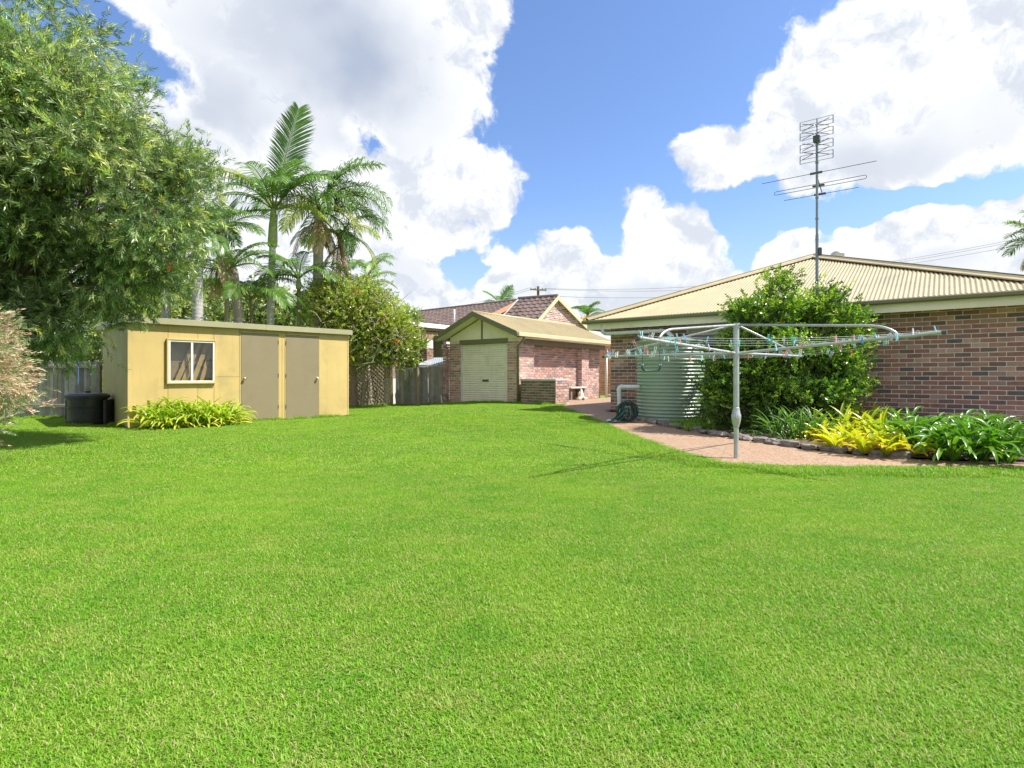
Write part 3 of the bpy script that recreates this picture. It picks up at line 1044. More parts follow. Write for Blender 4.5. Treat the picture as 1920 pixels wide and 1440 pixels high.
# ------------------------------------------------------------------ garage
def build_garage():
    G = GL.copy()
    zb = 0.15
    G.z = zb - 0.06
    depth = 5.9
    wt = 2.34                                                   # wall top
    t = thing('garage', 'single brick garage with cream gable roof and closed roller door', 'garage', G)
    nf = -B
    # walls (mortar bodies); the door opening is left open
    pl, pr = 0.54, 3.09 - 0.42                                   # door opening along A from GL
    w = MB()
    zl = zb - 0.1
    back = 0.006
    w.obox(GL, A, nf, (0.0, -0.35, zl), (pl, -back, wt))
    w.obox(GL, A, nf, (pr, -0.35, zl), (GW - back, -back, wt))
    w.obox(GL, A, nf, (0.012, -depth, zl), (0.11, -0.352, wt))
    w.obox(GL, A, nf, (0.112, -depth, zl), (GW - 0.2, -depth + 0.11, wt))
    w.obox(GR, B, A, (0.352, -0.33, zl), (depth, -0.21, wt))       # recessed right side
    w.obox(GR, B, A, (0.352, -0.208, zl), (0.92, -back, wt))       # corner pier
    w.obox(GR, B, A, (4.10, -0.208, zl), (4.62, -back, wt))        # middle pilaster
    wall = obj('wall', w, M['mortar'], t)
    nc = 25
    br = lay(GL, A, nf, pl, zl + 0.04, nc)
    br += lay(GL + A * pr, A, nf, GW - pr, zl + 0.04, nc)
    br += lay(GR, B, A, 0.92, zl + 0.04, nc)
    br += lay(GR - A * 0.2 + B * 0.92, B, A, 3.18, zl + 0.04, nc)
    br += lay(GR + B * 4.10, B, A, 0.52, zl + 0.04, nc)
    br += lay(GR + B * 4.10 - A * 0.2, A, -B, 0.2, zl + 0.04, nc)
    br += lay(GR - A * 0.2 + B * 4.62, B, A, depth - 4.62, zl + 0.04, nc)
    br += lay(GL, -B, -A, 0.35, zl + 0.04, nc)
    place_bricks(br, wall, t, 300, PALE_ME, face_score)
    # floor and dark inside
    fl = MB()
    fl.obox(GL, A, nf, (0.11, -depth + 0.1, zb - 0.08), (GW - 0.2, 0.0, zb - 0.01))
    obj('floor_slab', fl, M['concrete'], t)
    # roller door: curved slats
    rd = MB()
    dz0, dz1 = zb, 2.20
    rd.obox(GL, A, nf, (pl, -0.15, dz0), (pr, -0.13, dz1))
    door = obj('roller_door', rd, M['rollerdoor'], t)
    ns = 25
    sh = (dz1 - dz0 - 0.10) / ns
    for k in range(ns):
        z = dz0 + 0.10 + k * sh
        s = MB()
        prof = [(-0.128, 0.004), (-0.112, 0.014), (-0.106, sh * 0.5), (-0.112, sh - 0.010), (-0.128, sh - 0.001)]
        V = []
        for a in (pl + 0.002, pr - 0.002):
            for (o, zz) in prof:
                V.append(tuple(GL + A * a + nf * o + Vector((0, 0, z + zz))))
        s.add(V, [(i, 5 + i, 6 + i, 1 + i) for i in range(4)])
        obj('slat', s, M['rollerdoor'], door)
    bt = MB()
    bt.bbox(GL, A, nf, (pl + 0.002, -0.128, dz0), (pr - 0.002, -0.100, dz0 + 0.10), 0.004)
    obj('bottom_rail', bt, M['rollerdoor'], door)
    hd = MB()
    mid = (pl + pr) / 2
    zc = dz0 + 0.10 + 8.6 * sh
    hd.bbox(GL, A, nf, (mid - 0.12, -0.104, zc - 0.03), (mid + 0.16, -0.085, zc + 0.03), 0.006)
    obj('handle', hd, M['darkmetal'], door)
    lk = MB()
    lk.bbox(GL, A, nf, (mid - 0.05, -0.099, dz0 + 0.008), (mid + 0.07, -0.08, dz0 + 0.05), 0.006)
    obj('latch', lk, M['darkmetal'], door)
    ln = MB()
    ln.bbox(GL, A, nf, (pl - 0.05, -0.14, 2.20), (pr + 0.02, 0.010, wt + 0.01), 0.004)
    obj('lintel', ln, M['olive'], t)
    # gable: sheeting, batten, bargeboards, roof planes
    ov, ovs = 0.45, 0.32                                         # overhang front, sides
    za, ze = 3.24, 2.48                                          # roof top at ridge / at eave edge
    mid = GW / 2
    gb = MB()

    def Q(a, o, z):
        return GL + A * a + nf * o + Vector((0, 0, z))
    rise = (za - ze) / (mid + ovs)
    zwl = lambda a: za - rise * abs(a - mid)
    gb.prism([Q(0.02, -0.05, wt), Q(GW - 0.02, -0.05, wt), Q(GW - 0.02, -0.05, zwl(GW) - 0.1), Q(mid, -0.05, za - 0.1), Q(0.02, -0.05, zwl(0) - 0.1)], nf * 0.035)
    obj('gable_panel', gb, M['cream_pale'], t)
    bt = MB()
    bt.obox(GL, A, nf, (mid - 0.03, -0.014, wt + 0.012), (mid + 0.03, 0.006, za - 0.12))
    bt.prism([Q(0.0, -0.013, zwl(0) - 0.10), Q(mid, -0.013, za - 0.10), Q(mid, -0.013, za - 0.15), Q(0.08, -0.013, zwl(0) - 0.13)], nf * 0.02)
    obj('batten', bt, M['olive'], t)
    rp = MB()
    for s in (-1, 1):
        e = mid + s * (mid + ovs)
        n_c = 60
        # shallow ribbed sheeting that runs down the slope, ribs every 0.19 m
        V, fs = [], []
        o0, o1 = ov, -(depth + 0.2)
        steps = int((o0 - o1) / 0.19)
        offs = []
        for k in range(steps):
            b0 = o0 + (o1 - o0) * k / steps
            w_ = (o1 - o0) / steps
            offs += [(b0, 0), (b0 + w_ * 0.70, 0), (b0 + w_ * 0.78, 0.022), (b0 + w_ * 0.92, 0.022)]
        offs.append((o1, 0))
        for (o, dz) in offs:
            V.append(tuple(Q(e, o, ze + dz)))
            V.append(tuple(Q(mid, o, za + dz)))
        for i in range(len(offs) - 1):
            q = (2 * i, 2 * i + 1, 2 * i + 3, 2 * i + 2)
            fs.append(q if s > 0 else q[::-1])
        rp.add(V, fs)
        # underside lining
        V2 = [tuple(Q(e, o0, ze - 0.03)), tuple(Q(mid, o0, za - 0.03)), tuple(Q(mid, o1, za - 0.03)), tuple(Q(e, o1, ze - 0.03))]
        rp.add(V2, [(0, 1, 2, 3) if s < 0 else (3, 2, 1, 0)])
    roof = obj('roof', rp, M['roof_cream'], t)
    so = MB()
    for s in (-1, 1):
        e = mid + s * (mid + ovs)
        V2 = [Q(e - s * 0.02, ov - 0.01, ze - 0.12), Q(mid, ov - 0.01, za - 0.12), Q(mid, -0.01, za - 0.12), Q(e - s * 0.02, -0.01, ze - 0.12)]
        so.prism(V2, (0, 0, 0.015))
    obj('soffit', so, M['cream_pale'], t)
    bg = MB()
    for s in (-1, 1):
        e = mid + s * (mid + ovs + 0.02)
        bg.prism([Q(e, ov, ze - 0.15), Q(mid, ov, za - 0.14), Q(mid, ov, za + 0.03), Q(e, ov, ze + 0.03)], nf * 0.03)
    obj('bargeboard', bg, M['olive'], roof)
    rc = MB()
    rc.tube([Q(mid, ov + 0.02, za + 0.005), Q(mid, -(depth + 0.2), za + 0.005)], 0.06, 10)
    obj('ridge_cap', rc, M['roof_cream'], roof, smooth=True)
    gt = MB()
    e = mid + mid + ovs
    gt.bbox(GL, A, nf, (e, -(depth + 0.2), ze - 0.13), (e + 0.11, ov + 0.01, ze + 0.0), 0.01)
    obj('gutter', gt, M['cream'], t)
    gl = MB()
    gl.bbox(GL, A, nf, (-ovs - 0.1, -(depth + 0.2), ze - 0.13), (-ovs, ov + 0.01, ze), 0.01)
    obj('gutter', gl, M['cream'], t)
    so = MB()
    so.obox(GL, A, nf, (GW - 0.02, -(depth + 0.15), ze - 0.15), (e + 0.0, 0.0, ze - 0.135))
    obj('soffit', so, M['cream_pale'], t)
    bm_ = MB()
    bm_.obox(GL, A, nf, (GW - 0.25, -depth, 2.15), (GW + 0.035, 0.0 - 0.36, wt - 0.004))
    obj('beam', bm_, M['beam_grey'], t)
    # downpipes
    dp = MB()
    base = GR + A * 0.07 - B * 0.06
    zt_ = ze - 0.12
    top = GR + A * (ovs + 0.03) - B * 0.12
    dp.tube([top + Vector((0, 0, zt_)), top + Vector((0, 0, zt_ - 0.10)), base + Vector((0, 0, zt_ - 0.30)), base + Vector((0, 0, zb - 0.05))], 0.042, 8)
    obj('downpipe', dp, M['olive'], t, smooth=True)
    dp = MB()
    base = GL - A * 0.06 - B * 0.05
    top = GL - A * 0.30 - B * 0.1
    dp.tube([top + Vector((0, 0, zt_)), top + Vector((0, 0, zt_ - 0.08)), base + Vector((0, 0, zt_ - 0.26)), base + Vector((0, 0, zb - 0.05))], 0.042, 8)
    obj('downpipe', dp, M['olive'], t, smooth=True)
    dp = MB()
    base = GR + B * (depth + 0.08) + A * 0.05
    dp.tube([base + Vector((0, 0, 2.2)), base + Vector((0, 0, 0.2))], 0.05, 8)
    obj('downpipe', dp, M['pvc'], t, smooth=True)['label'] = 'white downpipe at the far corner'
    return t


build_garage()


def build_low_wall():
    o = GR + A * 0.06 - B * 0.0
    L, D, H = 1.44, 0.78, 0.99
    t = thing('low_brick_wall', 'low mossy block of old brickwork built out from the garage side', 'brick wall', (o.x, o.y, 0.12))
    w = MB()
    w.obox(o, A, -B, (0.08, -D + 0.012, 0.05), (L - 0.012, -0.012, H - 0.05))
    wall = obj('wall', w, M['mortar'], t)
    nc = 10
    br = lay(o + A * 0.08, A, -B, L - 0.08, 0.06, nc)
    place_bricks(br, wall, t, 130, MOSS_ME, face_score)
    br = lay(o + A * L, B, A, D, 0.06, nc)
    place_bricks(br, wall, t, 80, PALE_ME, face_score)
    c = MB()
    c.bbox(o, A, -B, (0.06, -D, H - 0.068), (L + 0.012, 0.012, H), 0.008)
    obj('capping', c, M['concrete'], t)


build_low_wall()


# ------------------------------------------------------------------ house
def build_house():
    base = HC.copy()
    t = thing('brick_house', 'brick house with cream corrugated hip roof along the right', 'house', base)
    nf = -B
    Wd, wt, dep = 8.15, 2.36, 10.0
    zl = -0.1
    w = MB()
    win = (2.08, 4.55, 0.95, 2.10)
    bk = 0.006
    w.obox(HC, A, nf, (0.0, -0.25, zl), (win[0], -bk, wt))
    w.obox(HC, A, nf, (win[1], -0.25, zl), (Wd, -bk, wt))
    w.obox(HC, A, nf, (win[0], -0.25, zl), (win[1], -bk, win[2]))
    w.obox(HC, A, nf, (0.012, -dep, zl), (0.25, -0.252, wt))
    w.obox(HC, A, nf, (Wd - 0.25, -dep, zl), (Wd - bk, -0.252, wt))
    w.obox(HC, A, nf, (0.252, -dep, zl), (Wd - 0.252, -dep + 0.2, wt))
    wall = obj('wall', w, M['mortar'], t)
    nc = 28
    holes = [(win[0] - 0.02, win[1], win[2], wt + 0.3)]
    br = lay(HC, A, nf, Wd, wt + 0.01 - nc * CH, nc, holes)

    def sc(b):
        s = face_score(b)
        x, y = to_px(b[0])
        if 1325 < x < 1600 and y > 560:          # behind the big shrub
            return s * 0.01
        if x > 1480 and y > 790:
            return s * 0.02
        return s
    place_bricks(br, wall, t, 300, BRICK_ME, sc)
    br = lay(HC + B * dep, -B, -A, dep, wt + 0.01 - nc * CH, nc)
    place_bricks(br, wall, t, 0, BRICK_ME, sc)
    # window behind the shrub with a cream panel over it
    p = MB()
    p.bbox(HC, A, nf, (win[0], -0.10, win[3]), (win[1], -0.03, wt + 0.02), 0.004)
    obj('window_head_panel', p, M['cream'], t)
    f = MB()
    a, b, z0, z1 = win
    for (lo, hi) in (((a, -0.1, z0), (a + 0.05, -0.03, z1)), ((b - 0.05, -0.1, z0), (b, -0.03, z1)), ((a + 0.05, -0.1, z0), (b - 0.05, -0.032, z0 + 0.05)),
                     ((a + 0.05, -0.1, z1 - 0.05), (b - 0.05, -0.032, z1)), ((a + 0.80, -0.1, z0 + 0.05), (a + 0.84, -0.034, z1 - 0.05)), ((a + 1.65, -0.1, z0 + 0.05), (a + 1.69, -0.034, z1 - 0.05))):
        f.bbox(HC, A, nf, lo, hi, 0.003)
    wn = obj('window', f, M['cream_pale'], t)
    for (p0, p1) in ((a + 0.05, a + 0.80), (a + 0.84, a + 1.65), (a + 1.69, b - 0.05)):
        m = MB()
        m.obox(HC, A, nf, (p0, -0.085, z0 + 0.05), (p1, -0.08, z1 - 0.05))
        obj('pane', m, M['pane'], wn)
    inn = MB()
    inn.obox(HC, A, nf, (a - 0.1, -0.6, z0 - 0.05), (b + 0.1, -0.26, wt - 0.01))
    obj('window_backing', inn, M['dark'], t)
    # hip roof: ends at oh beyond the walls
    oh = 0.45
    ze, pitch = 2.53, 0.405
    x0, x1 = -oh, Wd + oh
    mid = (x0 + x1) / 2
    half = (x1 - x0) / 2
    za = ze + pitch * half

    def Q(a, bdist, z):          # bdist: how far behind the front wall face
        return HC + A * a + B * bdist + Vector((0, 0, z))
    pit = 0.076
    rp = MB()
    ns = int((x1 - x0) / pit) * 8
    V, fs = [], []
    for i in range(ns + 1):
        a = x0 + (x1 - x0) * i / ns
        wv = 0.010 * math.sin(2 * math.pi * (a - x0) / pit)
        run = half - abs(a - mid)
        V.append(tuple(Q(a, -oh - 0.03, ze + wv)))
        V.append(tuple(Q(a, -oh + run, ze + pitch * run + wv)))
    for i in range(ns):
        fs.append((2 * i, 2 * i + 2, 2 * i + 3, 2 * i + 1))
    rp.add(V, fs)
    dep2 = dep + 1.0
    for side in (0, 1):
        n2 = int(dep2 / pit) * 8
        V, fs = [], []
        for i in range(n2 + 1):
            b_ = -oh + dep2 * i / n2
            wv = 0.010 * math.sin(2 * math.pi * i / 8)
            run = min(half, b_ + oh)
            a0 = x0 - 0.03 if side == 0 else x1 + 0.03
            a1 = x0 + run if side == 0 else x1 - run
            V.append(tuple(Q(a0, b_, ze + wv)))
            V.append(tuple(Q(a1, b_, ze + pitch * run + wv)))
        for i in range(n2):
            q = (2 * i, 2 * i + 1, 2 * i + 3, 2 * i + 2)
            fs.append(q if side == 0 else q[::-1])
        rp.add(V, fs)
    roof = obj('roof', rp, M['roof_cream'], t, smooth=True)
    apex = Q(mid, -oh + half, za)
    for e in (Q(x0, -oh, ze), Q(x1, -oh, ze), Q(mid, dep2 - oh, za)):
        c = MB()
        d = (apex - e)
        side = d.cross(Vector((0, 0, 1))).normalized()
        up = side.cross(d).normalized()
        prof = [(-0.16, -0.035), (-0.15, -0.012), (-0.06, 0.010), (-0.03, 0.04), (0.0, 0.05), (0.03, 0.04), (0.06, 0.010), (0.15, -0.012), (0.16, -0.035)]
        V, fs = [], []
        for p in (e, apex):
            for (s, h) in prof:
                V.append(tuple(p + side * s + up * (h + 0.03)))
        for i in range(8):
            fs.append((i, i + 1, 10 + i, 9 + i))
        c.add(V, fs)
        obj('ridge_cap', c, M['roof_cream'], roof)
        m = MB()
        m.tube([e + up * 0.082, apex + up * 0.082], 0.016, 8)
        obj('ridge_cap_roll', m, M['olive'], roof)
    # gutter, fascia, soffit
    gt = MB()
    gt.bbox(HC, A, nf, (x0 - 0.12, oh - 0.005, ze - 0.095), (x1 + 0.12, oh + 0.115, ze - 0.005), 0.02)
    gt.bbox(HC, -B, -A, (-dep, oh - 0.005, ze - 0.095), (oh - 0.008, oh + 0.115, ze - 0.005), 0.02)
    obj('gutter', gt, M['olive'], t)
    fa = MB()
    fa.obox(HC, A, nf, (x0 - 0.005, oh - 0.03, ze - 0.25), (x1, oh - 0.008, ze - 0.02))
    fa.obox(HC, -B, -A, (-dep, oh - 0.03, ze - 0.25), (oh - 0.032, oh - 0.008, ze - 0.02))
    obj('fascia', fa, M['cream_pale'], t)
    so = MB()
    so.obox(HC, A, nf, (x0, 0.004, ze - 0.185), (x1, oh - 0.032, ze - 0.170))
    so.obox(HC, A, nf, (x0, -dep, ze - 0.187), (-0.004, 0.0, ze - 0.172))
    obj('soffit', so, M['cream_pale'], t)
    vent = MB()
    vp = Q(mid + 0.45, half + 0.5, za)
    vent.lathe([(0.09, -0.1), (0.09, 0.10), (0.17, 0.12), (0.18, 0.20), (0.10, 0.26), (0.01, 0.27)], vp, 16, cap1=True)
    obj('roof_vent', vent, M['galv'], t, smooth=True)
    # white pipe below the eave that feeds the tank
    pp = MB()
    e = HC - A * 0.02 - B * 0.12
    z = 2.17
    pts = [Q(-0.02, -0.40, 2.40), Q(-0.02, -0.40, 2.21), Q(0.02, -0.36, z + 0.01), Q(0.1, -0.34, z)]
    pp.tube(pts + [Q(0.8, -0.34, z), Q(1.55, -0.34, z), Q(1.70, -0.38, z - 0.03), Q(1.86, -0.45, z - 0.16), Q(1.88, -0.5, z - 0.30)], 0.052, 10)
    for aa in (0.95, 1.2, 1.5):
        pp.tube([Q(aa, -0.34, z), Q(aa + 0.06, -0.34, z)], 0.062, 10)
    obj('downpipe', pp, M['pvc'], t, smooth=True)
    return apex


APEX = build_house()


# ------------------------------------------------------------------ fences
PALING_TINTS = [(0.30, 0.29, 0.275), (0.25, 0.245, 0.235), (0.34, 0.325, 0.30), (0.21, 0.20, 0.19), (0.28, 0.255, 0.22), (0.37, 0.355, 0.335)]


def paling_fence(label, p0, p1, h, front, rail_on_front=True, tints=PALING_TINTS):
    p0, p1 = Vector(p0), Vector(p1)
    u = (p1 - p0)
    L = u.length
    u.normalize()
    n = Vector(front).normalized()
    t = thing('paling_fence', label, 'fence', (p0.x, p0.y, h_at(p0)))
    protos = []
    for tint in tints:
        for k in range(2):
            v, f = bevel_box((0, -0.008, 0), (0.098, 0.008, h), 0.003)
            v[v[:, 2] > h * 0.5, 2] += rng.normal(0, 0.006)
            v[:, 0] += rng.normal(0, 0.001, len(v))
            mb = MB().add(v, f, jitter(tint, 1, 0.08, 0.04)[0])
            me = mb.mesh('paling')
            me.materials.append(M['fence'])
            protos.append(me)
    k = int(L / 0.101)
    yaw = math.atan2(u.y, u.x)
    for i in range(k):
        q = p0 + u * (i * 0.101)
        q.z = h_at(q) - 0.05 + rng.normal(0, 0.012)
        inst('paling', protos[int(rng.integers(len(protos)))], t, q, (rng.normal(0, 0.006), rng.normal(0, 0.007), yaw), (1, 1, 1.0))
    side = 1 if rail_on_front else -1
    for z in (0.28, h - 0.22):
        m = MB()
        m.bbox(p0, u, n, (-0.02, side * 0.012 if side > 0 else -0.055, h_at(p0) + z), (L, 0.055 if side > 0 else -0.012, h_at(p1) + z + 0.075), 0.004, (0.29, 0.265, 0.23))
        obj('rail', m, M['fence'], t)
    x = 0.9
    while x < L:
        m = MB()
        q = p0 + u * x
        m.bbox(q, u, n, (0, side * 0.058 if side > 0 else -0.145, h_at(q) - 0.1), (0.10, side * 0.145 if side > 0 else -0.058, h_at(q) + h - 0.06), 0.006, (0.24, 0.22, 0.19))
        obj('post', m, M['fence'], t)
        x += 2.4
    return t


paling_fence('low weathered paling fence with its rails showing behind the black compost bin', (-16.2, 14.5, 0), (-10.35, 14.15, 0), 1.50, (0, -1, 0))
paling_fence('grey weathered paling fence between the lattice and the garage', (-4.27, 20.35, 0), (-2.42, 20.25, 0), 1.42, (0, -1, 0), rail_on_front=False)


def build_cord():
    m = MB()
    q = Vector((-12.0 + 1.02, 14.04, 0))
    m.tube([q + Vector((0, 0, 1.47)), q + Vector((0.01, -0.01, 1.0)), q + Vector((-0.01, -0.02, 0.45)), q + Vector((0.03, -0.05, 0.02))], 0.008, 5, (0.05, 0.18, 0.5))
    o = obj('blue_cord', m, M['peg'], loc=(q.x, q.y, 0))
    tag(o, 'thin blue cord hanging down the weathered paling fence by the compost bin', 'cord')


build_cord()


def build_lattice():
    p0, p1 = Vector((-6.15, 20.15, 0)), Vector((-4.40, 20.30, 0))
    u = (p1 - p0)
    L = u.length
    u.normalize()
    n = Vector((u.y, -u.x, 0))
    z0, H = h_at(p1), 1.75
    t = thing('lattice_screen', 'brown timber lattice screen half hidden under the bushy creeper', 'lattice', (p0.x, p0.y, 0))
    s = 0.145
    for lay_, o in ((1, 0.0), (-1, 0.012)):
        k = -int(H / s) - 1
        while k * s < L + H:
            # strip x = k*s + lay_*z
            a0, a1 = (k * s, 0.0), (k * s + H, H)
            lo, hi = max(0.0, -k * s), min(H, L - k * s)
            if hi - lo > 0.06:
                x0, x1 = k * s + lo, k * s + hi
                if lay_ < 0:
                    x0, x1 = L - x0, L - x1
                w = 0.030
                P = lambda x, z: p0 + u * x + n * o + Vector((0, 0, z0 + z))
                dx = 0.021 * lay_
                m = MB()
                m.prism([P(x0 - w, lo + 0.0), P(x0 + w, lo - 0.0), P(x1 + w, hi), P(x1 - w, hi)], n * 0.010)
                obj('slat', m, M['lattice'], t)
            k += 1
    for x in (0.0, L):
        m = MB()
        m.bbox(p0 + u * x, u, n, (-0.05, -0.02, -0.05), (0.05, 0.075, z0 + H + 0.08), 0.006, (0.28, 0.24, 0.15))
        obj('post', m, M['fence'], t)
    m = MB()
    m.bbox(p0, u, n, (0.052, 0.024, z0 + H), (L - 0.052, 0.06, z0 + H + 0.05), 0.005, (0.25, 0.22, 0.17))
    obj('rail', m, M['fence'], t)


build_lattice()


# ------------------------------------------------------------------ neighbour's house
def tile_mesh(tint):
    wv, gauge, ov = 0.30, 0.325, 0.05
    prof = [(-0.15, 0.012), (-0.10, 0.0), (-0.03, 0.002), (0.02, 0.030), (0.085, 0.038), (0.15, 0.012)]
    V = []
    for y, lift in ((-0.03, 0.030), (gauge + 0.02, 0.0)):
        for (x, z) in prof:
            V.append((x, y, z + lift))
    for (x, z) in prof:
        V.append((x, -0.03, z))
    f = []
    for i in range(5):
        f.append((i, i + 1, 7 + i, 6 + i))
        f.append((12 + i, 13 + i, i + 1, i))
    return MB().add(V, f, jitter(tint, 1, 0.1, 0.04)[0])


TILE_TINTS = [(0.145, 0.105, 0.09), (0.125, 0.092, 0.08), (0.165, 0.12, 0.10), (0.105, 0.08, 0.072), (0.185, 0.135, 0.115)]
TILE_ME = []
for tt in TILE_TINTS:
    me = tile_mesh(tt).mesh('tile')
    me.materials.append(M['tile'])
    TILE_ME.append(me)


def tile_roof(ridge0, ridge1, down, run, drop, parent, stuff_parent, most):
    """tiles on a roof plane: ridge0->ridge1, falling `drop` over the horizontal `run` along `down`"""
    r = ridge1 - ridge0
    L = r.length
    u = r.normalized()
    s = (Vector(down).normalized() * run - Vector((0, 0, drop)))
    S = s.length
    s.normalize()
    y = -s
    z = u.cross(y).normalized()
    if z.z < 0:
        z = -z
    rot = Matrix((u, y, z)).transposed()
    if rot.determinant() < 0:
        rot = Matrix((-u, y, z)).transposed()
    rows, cols = int(S / 0.325), int(L / 0.30)
    items = []
    for i in range(rows):
        for j in range(cols):
            p = ridge0 + u * (0.15 + j * (L - 0.3) / max(1, cols - 1)) + s * ((i + 1) * 0.325) + z * 0.02
            x, yy = to_px(p)
            vis = 760 < x < 1110 and 540 < yy < 640
            items.append((p, (1.0 / p.y) if vis else 0.0))
    order = sorted(range(len(items)), key=lambda i: -items[i][1])
    own = {i for i in order[:most] if items[i][1] > 0}
    rest = MB()
    e = rot.to_euler()
    for i, (p, _) in enumerate(items):
        me = TILE_ME[int(rng.integers(len(TILE_ME)))]
        if i in own:
            inst('tile', me, parent, p + z * rng.normal(0, 0.002), e)
        else:
            co = np.empty(len(me.vertices) * 3, np.float32)
            me.vertices.foreach_get('co', co)
            cl = np.empty(len(me.vertices) * 4, np.float32)
            me.attributes['col'].data.foreach_get('color', cl)
            rest.add(xf(co.reshape(-1, 3), Matrix.Translation(p) @ rot.to_4x4()), [tuple(q.vertices) for q in me.polygons], cl.reshape(-1, 4)[:, :3])
    if rest.n:
        obj('tiling', rest, M['tile'], stuff_parent, kind='stuff')
    return u, s, S


def build_neighbour():
    base = Vector((-1.5, 26.5, 0))
    t = thing('tiled_house', 'neighbouring house with brown tiled roof rising behind the garage', 'house', base)
    RL, RR = at(752, 592.6, 34.0), at(972, 564.5, 28.0)
    RL.z = RR.z
    AP = at(1046, 556, 27.0)
    AP.z = max(AP.z, RR.z + 0.02)
    # plane bodies under the tiles
    rp = MB()
    dn = -B * 4.2 - Vector((0, 0, 1.75))
    rp.prism([RL, RR, RR + dn, RL + dn], (0, 0, -0.06))
    up = B * 4.2 - Vector((0, 0, 1.75))
    rp.prism([RL, RR, RR + up, RL + up], (0, 0, -0.06))
    roof = obj('roof', rp, M['beam_grey'], t)
    vb = MB()
    vb.prism([RR + Vector((0, 0, 0.05)), RR + dn + Vector((0, 0, 0.05)), RR + dn - Vector((0, 0, 0.16)), RR - Vector((0, 0, 0.16))], A * 0.04)
    obj('verge_board', vb, M['terracotta'], roof)
    tile_roof(RL, RR, -B, 4.2, 1.75, roof, t, 244)
    R2 = RR + Vector((0, 0, 0.16))
    A2 = AP + Vector((0, 0, 0.0))
    R2.z = A2.z
    run, drop = 2.3, 1.75
    r2 = MB()
    r2.prism([R2, A2, A2 - B * run - Vector((0, 0, drop)), R2 - B * run - Vector((0, 0, drop))], (0, 0, -0.08))
    r2.prism([R2, A2, A2 + B * 3.3 - Vector((0, 0, 1.5)), R2 + B * 3.3 - Vector((0, 0, 1.5))], (0, 0, -0.08))
    roof2 = obj('gable_roof', r2, M['beam_grey'], t)
    tile_roof(R2, A2, -B, run, drop, roof2, t, 56)
    rc = MB()
    rc.tube([RL + Vector((0, 0, 0.03)), RR + Vector((0, 0, 0.03))], 0.10, 8, (0.16, 0.12, 0.11))
    rc.tube([R2 + Vector((0, 0, 0.03)), A2 + Vector((0, 0, 0.03))], 0.10, 8, (0.13, 0.10, 0.095))
    obj('ridge_cap', rc, M['tile'], roof)
    fl = MB()
    q = R2 - A * 0.05
    fl.prism([q + Vector((0, 0, 0.02)), q + A * 0.14 + Vector((0, 0, 0.04)), q + A * 0.14 - B * run - Vector((0, 0, drop - 0.05)), q - B * run - Vector((0, 0, drop - 0.03))], (0, 0, 0.03))
    obj('flashing', fl, M['pvc'], roof2)
    # gable end wall and barge boards
    L3, R3 = A2 - B * run - Vector((0, 0, drop)), A2 + B * 3.3 - Vector((0, 0, 1.5))
    gw = MB()
    i_ = -A * 0.15
    gw.prism([A2 + i_ - Vector((0, 0, 0.1)), L3 + i_ + B * 0.1, L3 + i_ + B * 0.1 - Vector((0, 0, 3.2)), R3 + i_ - B * 0.15 - Vector((0, 0, 3.2)), R3 + i_ - B * 0.15], -A * 0.12)
    wall = obj('gable_wall', gw, M['mortar'], t)
    # bricks on the gable
    o = L3 + i_ + B * 0.1
    LL = (R3 - L3).dot(B) - 0.2
    bl = []
    for bq in lay(Vector((o.x, o.y, 0)), B, A, LL, o.z - 0.3, 24):
        c, l_, u_, n_ = bq
        s_ = (c - Vector((o.x, o.y, c.z))).dot(B)
        top = A2.z - 0.12 - (run - s_) * drop / run if s_ < run else A2.z - 0.12 - (s_ - run) * 1.5 / 3.3
        if c.z + 0.04 < top:
            bl.append(bq)
    place_bricks(bl, wall, t, 150, BRICK_ME, face_score)
    bb = MB()
    for e in (L3, R3):
        bb.prism([A2 + Vector((0, 0, 0.04)), e + Vector((0, 0, 0.04)), e - Vector((0, 0, 0.17)), A2 - Vector((0, 0, 0.17))], A * 0.05)
    obj('bargeboard', bb, M['cream'], roof2)
    # body
    bd = MB()
    bd.obox(base, A, -B, (-7.5, -5.0, 0.0), (3.0, 1.2, 2.9))
    obj('wall', bd, M['mortar'], t)
    # verandah at the left: flat roof edge runs away from us
    V0 = at(778, 605, 21.6)
    zt = V0.z
    V0.z = 0
    vr = MB()
    vr.obox(V0, B, A, (-1.6, -5.0, zt - 0.05), (4.2, 0.0, zt))
    ve = obj('verandah_roof', vr, M['pvc'], t)
    vg = MB()
    vg.bbox(V0, B, A, (-1.62, 0.002, zt - 0.17), (4.22, 0.11, zt + 0.01), 0.02)
    obj('gutter', vg, M['white_paint'], ve)
    vb = MB()
    vb.obox(V0, B, A, (-1.5, -0.22, zt - 0.62), (4.2, -0.06, zt - 0.30))
    vb.obox(V0, B, A, (-1.5, -0.6, zt - 0.26), (4.2, -0.0, zt - 0.20))
    obj('beam', vb, M['timber'], t)
    for s_ in (0.85, 1.95, -1.0, 3.6):
        p = MB()
        p.obox(V0 + B * s_, B, A, (-0.17, -0.34, 0.0), (0.17, -0.05, zt - 0.62))
        pier = obj('pier', p, M['mortar'], t)
        bq = lay(V0 + B * (s_ - 0.18) - A * 0.04, B, A, 0.36, 1.0, 14)
        bq += lay(V0 + B * (s_ - 0.18) - A * 0.34, A, -B, 0.30, 1.0, 14)
        place_bricks(bq, pier, t, 25, BRICK_ME, face_score)
    vw = MB()
    vw.obox(V0, B, A, (-1.5, -3.6, 0.0), (4.2, -3.4, zt - 0.06))
    obj('verandah_wall', vw, M['timber'], t)
    # vent pipes on the roof
    pts = at(852, 580, 26.0)
    p = MB()
    p.tube([pts - Vector((0, 0, 0.85)), pts], 0.035, 8)
    obj('vent_pipe', p, M['pvc'], t, smooth=True)
    pts = at(875, 571, 30.3)
    p = MB()
